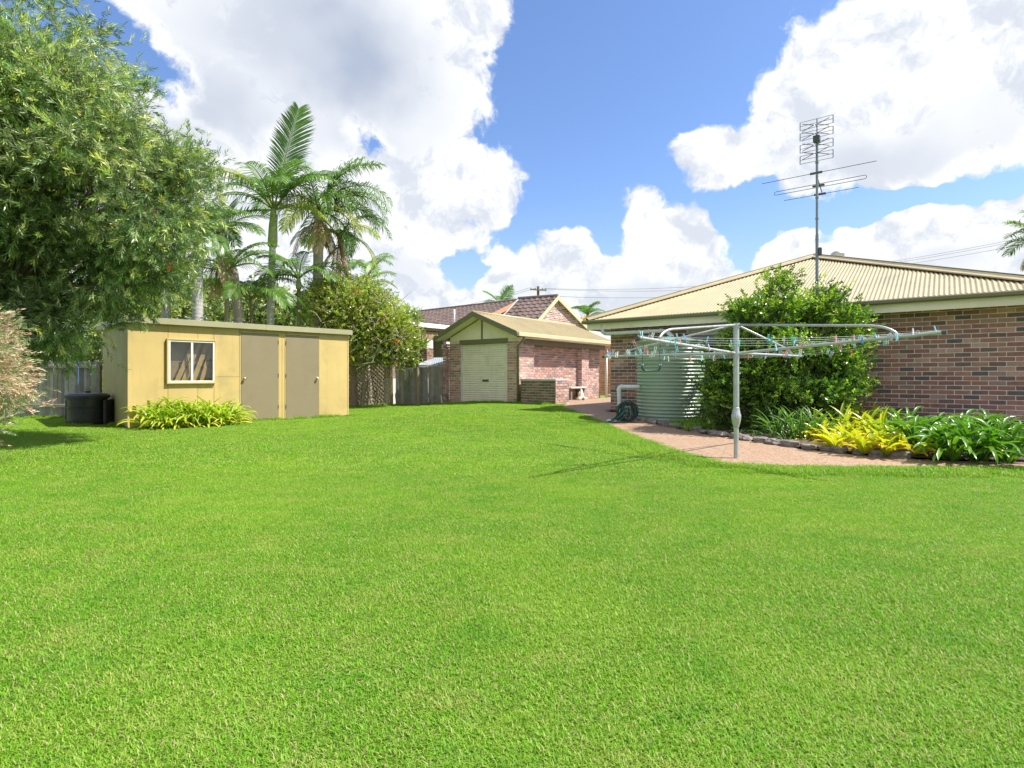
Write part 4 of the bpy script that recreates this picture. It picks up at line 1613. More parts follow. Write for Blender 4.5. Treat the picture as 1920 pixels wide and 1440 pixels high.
    p.tube([pts - Vector((0, 0, 0.3)), pts - Vector((0, 0, 0.05)), pts + Vector((0.1, 0, 0.0)), pts + Vector((0.2, 0, -0.05)), pts + Vector((0.2, 0, -0.25))], 0.035, 8)
    obj('vent_pipe', p, M['darkmetal'], t, smooth=True)
    return t


build_neighbour()


def build_leanto():
    p = Vector((-3.25, 21.05, 0))
    t = thing('corrugated_awning', 'small translucent grey corrugated awning peeping over the paling fence', 'awning', (p.x, p.y, 0))
    zt, zb = 1.80, 1.50
    m = MB()
    V, f = [], []
    n = 70
    for i in range(n + 1):
        x = -0.35 + 1.3 * i / n
        w = 0.012 * math.sin(2 * math.pi * x / 0.076)
        V += [(p.x + x, p.y - 0.25, zb + w), (p.x + (0.25 if x < 0.25 else x), p.y + 0.55, zt + w)]
    for i in range(n):
        f.append((2 * i, 2 * i + 2, 2 * i + 3, 2 * i + 1))
    m.add(V, f)
    mm, nt, out = new_mat('frosted_sheet')
    P = nt.n('ShaderNodeBsdfPrincipled', ins={'Base Color': (0.50, 0.54, 0.60, 1), 'Roughness': 0.35})
    T = nt.n('ShaderNodeBsdfTranslucent', ins={'Color': (0.5, 0.53, 0.58, 1)})
    mx = nt.n('ShaderNodeMixShader', ins={0: 0.4})
    nt.link(P.outputs[0], mx.inputs[1])
    nt.link(T.outputs[0], mx.inputs[2])
    nt.link(mx.outputs[0], out.inputs[0])
    obj('sheet', m, mm, t)
    e = MB()
    e.obox(p, (1, 0, 0), (0, -1, 0), (-0.36, 0.24, zb - 0.10), (0.95, 0.28, zb - 0.03))
    e.tube([p + Vector((0.0, -0.23, 0)), p + Vector((0.0, -0.23, zb - 0.05))], 0.03, 8)
    e.tube([p + Vector((0.85, -0.23, 0)), p + Vector((0.85, -0.23, zb - 0.05))], 0.03, 8)
    e.tube([p + Vector((0.3, 0.5, 0)), p + Vector((0.3, 0.5, zt - 0.02))], 0.03, 8)
    obj('frame', e, M['pvc'], t)


build_leanto()


def build_far_wall():
    o = at(1126, 700, 27.0)
    o.z = 0
    t = thing('orange_brick_wall', 'orange brick wall glimpsed in the gap between garage and house', 'wall', o)
    w = MB()
    w.obox(o, (1, 0, 0), (0, -1, 0), (-0.4, -0.2, 0), (1.6, -0.012, 2.7))
    wall = obj('wall', w, M['mortar'], t)
    mes = []
    for tt in ((0.36, 0.13, 0.06), (0.42, 0.17, 0.08), (0.30, 0.10, 0.05)):
        me = brick_mesh(tt).mesh('brick')
        me.materials.append(M['brick'])
        mes.append(me)
    place_bricks(lay(o + Vector((-0.4, 0, 0)), (1, 0, 0), (0, -1, 0), 2.0, 0.05, 30), wall, t, 80, mes, face_score)


build_far_wall()


# ------------------------------------------------------------------ water tank
def build_tank():
    c = Vector((3.53, 12.35, 0))
    z0 = 0.115
    c.z = z0
    t = thing('water_tank', 'pale green corrugated steel rainwater tank against the house wall', 'water tank', c)
    H, r = 1.72, 0.742
    prof = [(r - 0.012, 0.0)]
    n = 22
    for i in range(n * 8 + 1):
        z = 0.03 + (H - 0.06) * i / (n * 8)
        prof.append((r - 0.013 + 0.013 * math.cos(2 * math.pi * i / 8), z))
    prof.append((r - 0.004, H))
    m = MB()
    m.lathe(prof, c, 72)
    obj('tank_wall', m, M['tank'], t, smooth=True)
    m = MB()
    m.lathe([(r + 0.012, H - 0.02), (r + 0.014, H + 0.012), (r - 0.02, H + 0.02), (0.25, H + 0.09), (0.01, H + 0.09)], c, 72, cap1=True)
    lid = obj('lid', m, M['tank'], t, smooth='auto')
    m = MB()
    m.lathe([(r + 0.02, -0.05), (r + 0.02, 0.02), (r - 0.1, 0.021)], c, 48)
    obj('base_slab', m, M['concrete'], t)
    m = MB()
    q = at(1251, 634, 12.6)
    m.lathe([(0.14, 0.06), (0.14, 0.16), (0.10, 0.165)], (q.x, q.y, c.z + H - 0.02), 20, cap1=True)
    obj('inlet_strainer', m, M['darkmetal'], lid)
    # white overflow pipe
    z = 0.84
    p0 = c + Vector((-r + 0.02, -0.12, z - z0))
    p1 = Vector((at(1160, 722, 12.3).x, 12.27, z))
    m = MB()
    m.tube([p0, p1 + Vector((0.05, 0, 0)), p1 + Vector((0.012, 0, -0.012)), p1 + Vector((0, 0, -0.05)), Vector((p1.x + 0.02, p1.y, 0.14))], 0.046, 12)
    m.tube([p1 + Vector((0.04, 0, 0)), p1 + Vector((0.085, 0, 0))], 0.054, 12)
    m.tube([p1 + Vector((0, 0, -0.045)), p1 + Vector((0, 0, -0.09))], 0.054, 12)
    obj('overflow_pipe', m, M['pvc'], t, smooth='auto')


build_tank()


def build_hose():
    c = at(1170, 768, 11.9)
    c.z = gz(c.x, c.y) + 0.03
    t = thing('garden_hose', 'dark green garden hose coiled in loops beside the tank', 'hose', c)
    rr = random.Random(3)
    m = MB()
    for k in range(15):                       # standing loops draped over the pipe
        cx, cy = c.x + 0.06 + rr.uniform(-0.09, 0.10), c.y + rr.uniform(-0.10, 0.05)
        rx, rz = rr.uniform(0.13, 0.20), rr.uniform(0.17, 0.23)
        tilt = rr.uniform(-0.4, 0.4)
        pts = []
        for i in range(25):
            a = 2 * math.pi * i / 24
            x = rx * math.cos(a)
            pts.append((cx + x * math.cos(tilt) + rr.uniform(-0.004, 0.004), cy + x * math.sin(tilt) + 0.03 * math.sin(a + k), c.z + rz + 0.02 + rz * math.sin(a)))
        m.tube(pts, 0.011, 6, caps=False)
    for k in range(16):                       # slack lying to the left
        h = rr.uniform(0.10, 0.36)
        x0, x1 = c.x - rr.uniform(0.22, 0.42), c.x + rr.uniform(-0.05, 0.12)
        y0 = c.y + rr.uniform(-0.18, 0.05)
        pts = []
        for i in range(13):
            s = i / 12
            pts.append((x0 + (x1 - x0) * s, y0 + 0.08 * math.sin(3 * s + k), c.z + 0.012 + h * s ** 1.6))
        m.tube(pts, 0.011, 6)
    obj('coil', m, M['darkgreenplastic'], t, smooth=True)
    m = MB()
    m.tube([c + Vector((-0.40, -0.14, 0.03)), c + Vector((-0.31, -0.16, 0.05))], 0.018, 8, (0.25, 0.45, 0.60))
    obj('connector', m, M['peg'], t)


build_hose()


# ------------------------------------------------------------------ compost bin
def build_bin():
    c = Vector((at(161, 790, 12.3).x, 12.35, 0.0))
    t = thing('compost_bin', 'black round plastic compost bin with a lid beside the shed', 'compost bin', c)
    m = MB()
    prof = [(0.36, -0.02), (0.362, 0.08), (0.375, 0.09), (0.375, 0.105), (0.355, 0.115), (0.362, 0.36), (0.378, 0.37), (0.378, 0.39), (0.352, 0.40), (0.360, 0.565), (0.392, 0.57), (0.392, 0.60), (0.37, 0.605)]
    m.lathe(prof, c, 48)
    obj('body', m, M['blackplastic'], t, smooth='auto')
    m = MB()
    m.lathe([(0.40, 0.60), (0.415, 0.605), (0.415, 0.65), (0.40, 0.66), (0.36, 0.685), (0.20, 0.705), (0.06, 0.71), (0.055, 0.745), (0.01, 0.75)], c, 48, cap1=True)
    obj('lid', m, M['blackplastic'], t, smooth='auto')
    for s in (-1, 1):
        m = MB()
        q = c + Vector((s * 0.42, 0.05, 0))
        m.bbox(q, (1, 0, 0), (0, -1, 0), (-0.035, -0.35, -0.02), (0.035, 0.12, 0.56), 0.012)
        obj('side_panel', m, M['blackplastic'], t)


build_bin()


# ------------------------------------------------------------------ rotary clothes hoist
HB = Vector((2.89, 7.15, 0))


def build_hoist():
    z0 = gz(HB.x, HB.y) + 0.02
    t = thing('clothes_hoist', 'galvanised rotary clothes hoist standing on the pebble path', 'clothes hoist', (HB.x, HB.y, z0))
    m = MB()
    m.tube([HB + Vector((0, 0, z0 - 0.05)), HB + Vector((0, 0, 0.44))], 0.030, 16)
    obj('lower_post', m, M['galv'], t, smooth='auto')
    m = MB()
    m.lathe([(0.031, 0.42), (0.036, 0.425), (0.040, 0.45), (0.052, 0.49), (0.059, 0.53), (0.060, 0.58), (0.050, 0.60), (0.047, 0.63), (0.043, 0.64), (0.043, 0.67), (0.036, 0.675)], HB, 24)
    m.tube([HB + Vector((-0.02, -0.06, 0.56)), HB + Vector((-0.02, -0.085, 0.56))], 0.02, 10)
    obj('winder_casting', m, M['galv'], t, smooth='auto')
    m = MB()
    m.tube([HB + Vector((0, 0, 0.66)), HB + Vector((0, 0, 1.735))], 0.036, 16)
    m.tube([HB + Vector((0, 0, 1.70)), HB + Vector((0, 0, 1.76))], 0.042, 16)
    obj('mast', m, M['galv'], t, smooth='auto')
    heel = 1.375
    tips = {}
    Rr = 2.14
    for nm, an, tz in (('right', -48, 1.518), ('left', -138, 1.478), ('far_left', 132, 1.385), ('far_right', 42, 1.385)):
        d = Vector((math.cos(R(an)), math.sin(R(an)), 0))
        tip = HB + d * Rr
        tip.z = tz
        hp = HB + d * 0.05
        hp.z = heel
        m = MB()
        m.tube([hp, tip], 0.0175, 12)
        for f in (0.42, 0.54, 0.66, 0.78, 0.90):
            q = hp.lerp(tip, f)
            pts = [q + Vector((0.016 * math.cos(a), 0.0, 0.030 + 0.016 * math.sin(a))) for a in np.linspace(0, 2 * math.pi, 9)]
            m.tube(pts, 0.004, 5, caps=False)
        arm = obj('arm', m, M['galv'], t, smooth='auto')
        c = MB()
        c.tube([tip - d * 0.01, tip + d * 0.03], 0.024, 10)
        obj('end_cap', c, M['darkmetal'], arm)
        # stay: straight from the mast head, bent down onto the arm
        top = HB + d * 0.045
        top.z = 1.735
        foot = hp.lerp(tip, 0.82)
        bend = hp.lerp(tip, 0.74)
        bend.z = foot.z + 0.13 if 'far' not in nm else foot.z + 0.10
        k = MB()
        a_, b_ = top, foot + Vector((0, 0, 0.012))
        pts = [a_]
        for s in np.linspace(0, 1, 7):
            p = (1 - s) ** 2 * bend.lerp(a_, 0.10) + 2 * s * (1 - s) * (bend + d * 0.09 + Vector((0, 0, 0.0))) + s * s * b_
            pts.append(p)
        k.tube(pts, 0.0145 if 'far' not in nm else 0.013, 10)
        obj('stay', k, M['galv'], t, smooth=True)
        tips[nm] = (hp, tip, d)
    order = ['right', 'far_right', 'far_left', 'left']
    segs = []
    fr = (0.50, 0.68, 0.84, 0.985)
    for f in fr:
        for i in range(4):
            a, b = tips[order[i]], tips[order[(i + 1) % 4]]
            p, q = a[0].lerp(a[1], f), b[0].lerp(b[1], f)
            pts = []
            for s in np.linspace(0, 1, 11):
                c = p.lerp(q, s)
                c.z -= 0.05 * f * 4 * s * (1 - s) - 0.018
                pts.append(c)
            segs.append((order[i], f, pts))
            m = MB()
            m.tube(pts, 0.0012, 5, caps=False)
            obj('line_wire', m, M['wire'], t)
    return tips, segs


TIPS, SEGS = build_hoist()


PEGCOL = {'pale blue': (0.30, 0.62, 0.75), 'white': (0.78, 0.78, 0.76), 'pink': (0.75, 0.30, 0.34), 'teal': (0.06, 0.50, 0.52),
          'blue': (0.13, 0.33, 0.72), 'red': (0.66, 0.10, 0.10), 'cream': (0.72, 0.66, 0.52), 'lilac': (0.52, 0.48, 0.72)}


def ordinal(i):
    return ['first', 'second', 'third', 'fourth', 'fifth', 'sixth', 'seventh', 'eighth', 'ninth', 'tenth', 'eleventh', 'twelfth', 'thirteenth', 'fourteenth', 'fifteenth', 'sixteenth', 'seventeenth', 'eighteenth', 'nineteenth', 'twentieth'][min(i, 19)]


def peg_mesh(col):
    m = MB()
    for s in (-1, 1):
        v, f = bevel_box((-0.005, -0.003, -0.045), (0.005, 0.003, 0.036), 0.0015)
        sh = np.array([0, 0.0065 * s, 0])
        v = v + sh
        v[:, 1] += s * np.abs(v[:, 2] - 0.005) * 0.10
        m.add(v, f, col)
    m.box((-0.006, -0.008, 0.001), (0.006, 0.008, 0.007), (0.6, 0.6, 0.6))
    me = m.mesh('clothes_peg')
    me.materials.append(M['peg'])
    return me


PEG_ME = {k: peg_mesh(c) for k, c in PEGCOL.items()}
SIDE = {'right': 'right hand', 'far_right': 'far', 'far_left': 'left hand', 'left': 'near'}
RING = {0.50: 'innermost', 0.68: 'second', 0.84: 'third', 0.985: 'outer'}


def build_pegs():
    rr = random.Random(11)
    names = list(PEGCOL)
    wts = [5, 5, 4, 4, 3, 1.2, 1.5, 1.5]
    for (sd_, f, pts) in SEGS:
        n = {'right': 4, 'far_right': 3, 'far_left': 4, 'left': 4}[sd_]
        n = rr.choice([n - 1, n, n + 1])
        row = [rr.uniform(0.05, 0.95) for _ in range(n)]
        if to_px(pts[0])[0] < to_px(pts[-1])[0]:
            row.sort()
        else:
            row.sort(reverse=True)
        for k, s in enumerate(row):
            i = int(s * 10)
            q = pts[i].lerp(pts[min(10, i + 1)], s * 10 - i)
            col = rr.choices(names, wts)[0]
            up = rr.random() < 0.45
            d = pts[-1] - pts[0]
            yaw = math.atan2(d.y, d.x)
            o = inst('clothes_peg', PEG_ME[col], None, q + Vector((0, 0, 0.022 if up else -0.022)), ((math.pi if up else 0) + rr.uniform(-0.5, 0.5), rr.uniform(-0.35, 0.35), yaw))
            tag(o, '%s peg, %s from the left on the %s %s wire of the hoist' % (col, ordinal(k), RING[f], SIDE[sd_]), 'clothes peg', 'pegs on the wires of the hoist')
    for nm, words in (('right', 'right arm of the hoist near its tip'), ('left', 'left arm of the hoist near its tip'), ('far_left', 'far left arm of the hoist near its tip')):
        hp, tip, d = TIPS[nm]
        for k, (f, col) in enumerate(((0.97, 'pale blue'), (0.88, 'white'), (0.72, 'teal'), (0.62, 'pink'))):
            q = hp.lerp(tip, f)
            o = inst('clothes_peg', PEG_ME[col], None, q + Vector((0, 0, 0.03)), (math.pi + rr.uniform(-0.3, 0.3), rr.uniform(-0.3, 0.3), math.atan2(d.y, d.x)))
            tag(o, '%s plastic peg clipped to the %s' % (col, words if k < 2 else words.replace('near its tip', 'towards the middle')), 'clothes peg', 'pegs clipped to the hoist arms')


build_pegs()


def build_peg_basket():
    c = at(1221, 690, 6.55)
    t = thing('peg_basket', 'dark green U shaped plastic basket frame hanging from the hoist wires', 'peg basket', c)
    m = MB()
    w, h = 0.105, 0.05
    for dy in (-0.03, 0.03):
        pts = [c + Vector((-w, dy, h)), c + Vector((-w, dy, 0.0)), c + Vector((-w + 0.02, dy, -0.03)), c + Vector((0, dy, -0.035)), c + Vector((w - 0.02, dy, -0.03)), c + Vector((w, dy, 0.0)), c + Vector((w, dy, h))]
        m.tube(pts, 0.008, 8)
    for x in (-0.06, 0, 0.06):
        m.tube([c + Vector((x, -0.03, -0.033)), c + Vector((x, 0.03, -0.033))], 0.006, 6)
    obj('frame', m, M['darkgreenplastic'], t, smooth=True)
    m = MB()
    for s in (-1, 1):
        m.tube([c + Vector((s * w, 0, h)), c + Vector((s * w * 0.95, 0, h + 0.13)), c + Vector((s * w * 0.95 + 0.01, 0, h + 0.24))], 0.003, 5)
    obj('hook', m, M['darkgreenplastic'], t)


build_peg_basket()


# ------------------------------------------------------------------ tv aerial
def build_aerial():
    base = Vector((6.17, 11.22, 0))
    t = thing('tv_aerial', 'tall tv aerial mast with a grid panel above three long rods', 'aerial', base)
    Z = lambda py: CAMZ + (HY - py) / F * base.y
    m = MB()
    m.tube([base + Vector((0, 0, 1.2)), base + Vector((0, 0, Z(440)))], 0.030, 12)
    m.tube([base + Vector((0, 0, Z(440))), base + Vector((0, 0, Z(262)))], 0.024, 12)
    m.tube([base + Vector((0, 0, Z(262))), base + Vector((0, 0, Z(223)))], 0.012, 8)
    for py in (306, 372, 411, 450):
        m.tube([base + Vector((0, 0, Z(py))), base + Vector((0, 0, Z(py) + 0.03))], 0.034, 10)
    obj('mast', m, M['mast'], t, smooth='auto')
    m = MB()
    m.bbox(base, A, -B, (0.03, -0.02, Z(480)), (0.09, 0.05, Z(465)), 0.01)
    obj('junction_box', m, M['darkmetal'], t)
    # grid panel: two halves, each two frames with bow ties
    off = -B * 0.07
    m = MB()
    for (y0, y1) in ((225, 240), (246, 260), (268, 283), (289, 304)):
        zc = (Z(y0) + Z(y1)) / 2
        zh = abs(Z(y0) - Z(y1)) / 2 * 0.98
        for s in (-1, 1):
            e = base + A * 0.295 * s + off
            m.tube([e + Vector((0, 0, zc - zh)), e + Vector((0, 0, zc + zh))], 0.009, 6)
        for zz in (zc - zh, zc - zh * 0.0, zc + zh):
            m.tube([base - A * 0.295 + off + Vector((0, 0, zz)), base + A * 0.295 + off + Vector((0, 0, zz))], 0.0055, 5)
    obj('reflector_grid', m, M['mast'], t)
    m = MB()
    for py in (239, 255, 276, 292):
        for s in (-1, 1):
            q = base - B * 0.16 + Vector((0, 0, Z(py)))
            m.tube([q + A * 0.03 * s, q + A * 0.24 * s + Vector((0, 0, 0.075))], 0.007, 5)
            m.tube([q + A * 0.03 * s, q + A * 0.24 * s - Vector((0, 0, 0.075))], 0.007, 5)
        m.tube([base + Vector((0, 0, Z(py))), base - B * 0.17 + Vector((0, 0, Z(py)))], 0.008, 5)
    obj('bow_tie', m, M['darkmetal'], t)
    m = MB()
    m.bbox(base, A, -B, (-0.06, -0.03, Z(268)), (0.06, 0.10, Z(256)), 0.01)
    obj('bracket', m, M['darkmetal'], t)
    # three rods
    boom0, boom1 = base - B * 0.12 + Vector((0, 0, Z(328))), base + B * 0.55 + Vector((0, 0, Z(358) + 0.12))
    m = MB()
    m.tube([boom0, boom1], 0.012, 8)
    obj('boom', m, M['mast'], t)
    for (py, half, o, folded) in ((327, 1.02, -0.10, False), (344, 0.80, 0.16, True), (356, 0.68, 0.34, False)):
        q = base + B * o + Vector((0, 0, Z(py)))
        r = MB()
        if folded:
            pts = [q + A * -half * 1 + Vector((0, 0, 0.0))]
            e = 0.035
            loop = []
            for an in np.linspace(-90, 90, 7):
                loop.append(q + A * (half + e * math.cos(R(an))) + Vector((0, 0, e * math.sin(R(an)))))
            for an in np.linspace(90, 270, 7):
                loop.append(q + A * (-half + e * math.cos(R(an))) + Vector((0, 0, e * math.sin(R(an)))))
            loop.append(loop[0])
            r.tube(loop, 0.006, 6, caps=False)
        else:
            r.tube([q - A * half, q + A * half], 0.006, 6)
        r.bbox(q, A, -B, (-0.11, -0.02, -0.02), (0.11, 0.02, 0.02), 0.006)
        obj('rod', r, M['darkmetal'], t)


build_aerial()


# ------------------------------------------------------------------ power pole and lines
def catenary(m, a, b, sag, r):
    pts = []
    for s in np.linspace(0, 1, 15):
        p = Vector(a).lerp(Vector(b), s)
        p.z -= sag * 4 * s * (1 - s)
        pts.append(p)
    m.tube(pts, r, 5)


def build_power():
    b = at(1009, 700, 52.0)
    b.z = 0
    zt = at(1009, 537, 52).z
    t = thing('power_pole', 'distant timber power pole with a crossarm behind the tiled roof', 'power pole', b)
    m = MB()
    m.tube([b, b + Vector((0, 0, zt))], [0.16, 0.12], 10)
    obj('pole', m, M['bark'], t)
    m = MB()
    u = Vector((0.95, 0.3, 0)).normalized()
    zc = zt - 0.35
    m.obox(b, u, (u.y, -u.x, 0), (-0.85, 0.13, zc - 0.06), (0.75, 0.25, zc + 0.06))
    m.obox(b, u, (u.y, -u.x, 0), (-0.3, 0.13, zc - 0.66), (0.75, 0.23, zc - 0.56))
    obj('crossarm', m, M['bark'], t)
    for k, x in enumerate((-0.78, -0.35, 0.35, 0.68)):
        i = MB()
        i.lathe([(0.03, 0.0), (0.045, 0.03), (0.03, 0.06), (0.045, 0.09), (0.02, 0.13)], b + u * x + Vector((u.y * 0.19, -u.x * 0.19, zc + 0.06)), 8, cap1=True)
        obj('insulator', i, M['darkmetal'], t)
    lines = [('upper', (b + u * 0.68 + Vector((0, 0, zc + 0.19))), at(1560, 512, 47)), ('middle', b + u * 0.35 + Vector((0, 0, zc + 0.15)), at(1560, 524, 47)),
             ('lower', b + u * 0.6 + Vector((0, 0, zc - 0.5)), at(1560, 535, 47))]
    for nm, p, q in lines:
        m = MB()
        catenary(m, p, q, 0.55, 0.014)
        tag(obj('power_line', m, M['cable'], loc=p), '%s power line running right from the distant power pole' % nm, 'power line', 'power lines right of the pole')
    for nm, p, q in (('upper', b + u * -0.78 + Vector((0, 0, zc + 0.19)), at(560, 605, 75)), ('lower', b + u * -0.35 + Vector((0, 0, zc + 0.15)), at(560, 612, 75))):
        m = MB()
        catenary(m, p, q, 1.2, 0.014)
        tag(obj('power_line', m, M['cable'], loc=p), '%s power line running left from the distant power pole' % nm, 'power line', 'power lines left of the pole')
    for nm, p, q in (('upper', at(1600, 500, 38), at(1965, 436, 27)), ('middle', at(1605, 503, 38), at(1965, 440, 27)), ('lower', at(1610, 507, 38), at(1965, 449, 27))):
        m = MB()
        catenary(m, p, q, 0.12, 0.008)
        tag(obj('power_line', m, M['cable'], loc=p), '%s thin cable crossing the sky above the right end of the house roof' % nm, 'cable', 'cables over the house roof')


build_power()


# ------------------------------------------------------------------ garden edging stones
def rock_mesh(seed):
    r = np.random.default_rng(seed)
    import bmesh
    bm = bmesh.new()
    bmesh.ops.create_icosphere(bm, subdivisions=3, radius=1.0)
    ph = r.uniform(0, 6, 9)
    for v in bm.verts:
        p = v.co
        q = 1 + 0.16 * math.sin(2.1 * p.x + ph[0]) + 0.12 * math.sin(3.3 * p.y + ph[1]) + 0.12 * math.sin(3.7 * p.z + ph[2]) \
            + 0.06 * math.sin(7 * p.x + 5 * p.y + ph[3]) + 0.05 * math.sin(9 * p.z + 6 * p.y + ph[4]) + r.normal(0, 0.018)
        v.co = p * q
        v.co.z = max(-0.5, min(0.72, v.co.z))
    me = bpy.data.meshes.new('edging_stone')
    bm.to_mesh(me)
    bm.free()
    me.materials.append(M['rock'])
    return me


ROCKS = [rock_mesh(s) for s in range(7)]


def build_stones():
    line = dens(EDGE_IN[:-3] + [gp(1720, 863.5)], 0.05)
    # walk along the edge and drop stones of uneven length
    rr = random.Random(5)
    pos, s = [], 0.0
    acc = [0.0]
    for i in range(1, len(line)):
        acc.append(acc[-1] + (line[i] - line[i - 1]).length)
    want = 0.1
    while want < acc[-1] - 0.1:
        i = min(range(len(acc)), key=lambda k: abs(acc[k] - want))
        L = rr.uniform(0.15, 0.36)
        pos.append((line[i], L, (line[min(i + 2, len(line) - 1)] - line[max(0, i - 2)]).normalized()))
        want += L + rr.uniform(0.0, 0.05)
    left = [p for p in pos if to_px((p[0].x, p[0].y, 0.1))[0] < 1376]
    mid = [p for p in pos if 1376 <= to_px((p[0].x, p[0].y, 0.1))[0] < 1700]
    right = [p for p in pos if to_px((p[0].x, p[0].y, 0.1))[0] >= 1700]
    for grp, words in ((left[::-1], 'left of the hoist post, counting towards the tank'), (mid, 'right of the hoist post, counting towards the lilies'), (right, 'under the dark green lilies, counting from the hoist side')):
        for k, (p, L, d) in enumerate(grp):
            p = p + Vector((-d.y, d.x, 0)) * rr.uniform(-0.02, 0.05)
            hgt = rr.uniform(0.05, 0.105)
            o = inst('edging_stone', ROCKS[rr.randrange(7)], None, (p.x, p.y, gz(p.x, p.y) + 0.055), (rr.uniform(-0.1, 0.1), rr.uniform(-0.1, 0.1), math.atan2(d.y, d.x) + rr.uniform(-0.2, 0.2)),
                     (L * 0.5, rr.uniform(0.085, 0.13), hgt))
            tag(o, '%s rough grey edging stone %s' % (ordinal(k), words), 'stone', 'stones edging the garden bed')


build_stones()


def build_ornament():
    # stone seat against the garage side and a pale ornament under it
    o = GR + B * 3.25 - A * 0.18
    z = gz(o.x, o.y) + 0.02
    t = thing('stone_seat', 'small stone slab seat against the sunlit garage side wall', 'seat', (o.x, o.y, z))
    m = MB()
    m.bbox(o, B, A, (-0.3, 0.01, z + 0.42), (0.85, 0.42, z + 0.48), 0.012)
    obj('slab', m, M['concrete'], t)
    for s in (-0.2, 0.7):
        m = MB()
        m.bbox(o, B, A, (s, 0.03, z - 0.03), (s + 0.1, 0.34, z + 0.418), 0.01)
        obj('leg', m, M['rock'], t)
    q = o + B * 0.05 + A * 0.62
    m = MB()
    r = np.random.default_rng(2)
    t2 = thing('garden_ornament', 'pale lumpy garden ornament on the path below the stone seat', 'ornament', (q.x, q.y, z))
    m.lathe([(0.15, 0.0), (0.16, 0.05), (0.12, 0.12), (0.10, 0.18), (0.105, 0.24), (0.06, 0.30), (0.03, 0.36), (0.005, 0.42)], (q.x, q.y, z), 16, cap1=True)
    m.v[0] = m.v[0] + r.normal(0, 0.010, m.v[0].shape).astype(np.float32)
    obj('body', m, M['cream_pale'], t2, smooth=True)
    for k in range(6):
        a = k * 1.05
        mm = MB()
        mm.lathe([(0.0, 0.0), (0.05, 0.02), (0.06, 0.06), (0.03, 0.11), (0.002, 0.12)], (q.x + 0.15 * math.cos(a), q.y + 0.15 * math.sin(a), z), 10)
        obj('pebble', mm, M['timber'] if k % 2 else M['cream_pale'], t2, smooth=True)


build_ornament()


def build_small_bits():
    # white stub post against the paling fence
    p = at(828, 752, 19.9)
    p.z = gz(p.x, p.y)
    m = MB()
    m.tube([p + Vector((0.02, 0, -0.02)), p + Vector((-0.02, 0, 0.30))], 0.026, 8)
    t = tag(obj('white_stake', m, M['pvc'], loc=p), 'short white plastic stake leaning by the grey paling fence', 'stake')
    q = GR + B * 7.2 - A * 0.1
    m = MB()
    m.bbox(q, B, A, (0.0, -0.5, 0.1), (0.5, 1.6, 0.27), 0.01)
    tag(obj('concrete_step', m, M['concrete'], loc=q), 'pale concrete step in the gap behind the garage', 'step')


build_small_bits()


# ------------------------------------------------------------------ trees and shrubs
def ell(px, py, d, rx, ry, rd):
    return (np.array(at(px, py, d)), np.array((rx / F * d, rd, ry / F * d)))


def sample_clumps(ells, n, inner=0.45):
    """points in a union of ellipsoids, denser towards the skin; returns points and outward directions"""
    vol = np.array([np.prod(r) ** 0.7 for _, r in ells])
    P, O = [], []
    while sum(len(p) for p in P) < n:
        k = rng.choice(len(ells), size=n, p=vol / vol.sum())
        u = unit(rng.standard_normal((n, 3)))
        rad = (inner ** 2 + (1 - inner ** 2) * rng.random((n, 1))) ** 0.5
        c = np.array([e[0] for e in ells])[k]
        r = np.array([e[1] for e in ells])[k]
        p = c + u * rad * r
        inside = np.zeros(n, bool)
        for (c2, r2) in ells:
            inside |= (((p - c2) / (r2 * 0.72)) ** 2).sum(1) < 1.0
        keep = ~inside | (rng.random(n) < 0.35)
        P.append(p[keep])
        O.append(unit(u / r)[keep])
    return np.concatenate(P)[:n], np.concatenate(O)[:n]


def sprigs(mb, org, axis, L, k, leaf_l, leaf_w, col, spread=0.9, stem=None):
    """needle or willow like sprays: k leaves set round each axis"""
    n = len(org)
    axis = unit(axis)
    s0 = unit(np.cross(axis, rng.standard_normal((n, 3))))
    t0 = np.cross(axis, s0)
    L = np.broadcast_to(np.asarray(L, np.float32), (n,))
    for i in range(k):
        f = 0.18 + 0.82 * (i + rng.random(n)) / k
        a = i * 2.399 + rng.random(n) * 0.8
        rad = s0 * np.cos(a)[:, None] + t0 * np.sin(a)[:, None]
        w = (spread * (1.1 - 0.7 * f))[:, None]
        d = axis + rad * w
        p = org + axis * (L * f)[:, None]
        c = col * (0.82 + 0.36 * f[:, None])
        leaves(mb, p, d, leaf_l * rng.uniform(0.7, 1.2, n), leaf_w, c, nrm=rad + 0.4 * rng.standard_normal((n, 3)))
    if stem is not None:
        leaves(mb, org, axis, L * 1.0, 0.007, np.tile(np.asarray(stem, np.float32), (n, 1)))


def limb(mb, a, b, r0, r1, bend=0.15, sides=7, col=(1, 1, 1)):
    a, b = Vector(a), Vector(b)
    pts, rr = [], []
    off = Vector((random.uniform(-1, 1), random.uniform(-1, 1), random.uniform(-0.3, 1))) * (b - a).length * bend
    for i in range(7):
        s = i / 6
        pts.append(a.lerp(b, s) + off * math.sin(math.pi * s))
        rr.append(r0 + (r1 - r0) * s)
    mb.tube(pts, rr, sides, col, caps=False)
    return pts


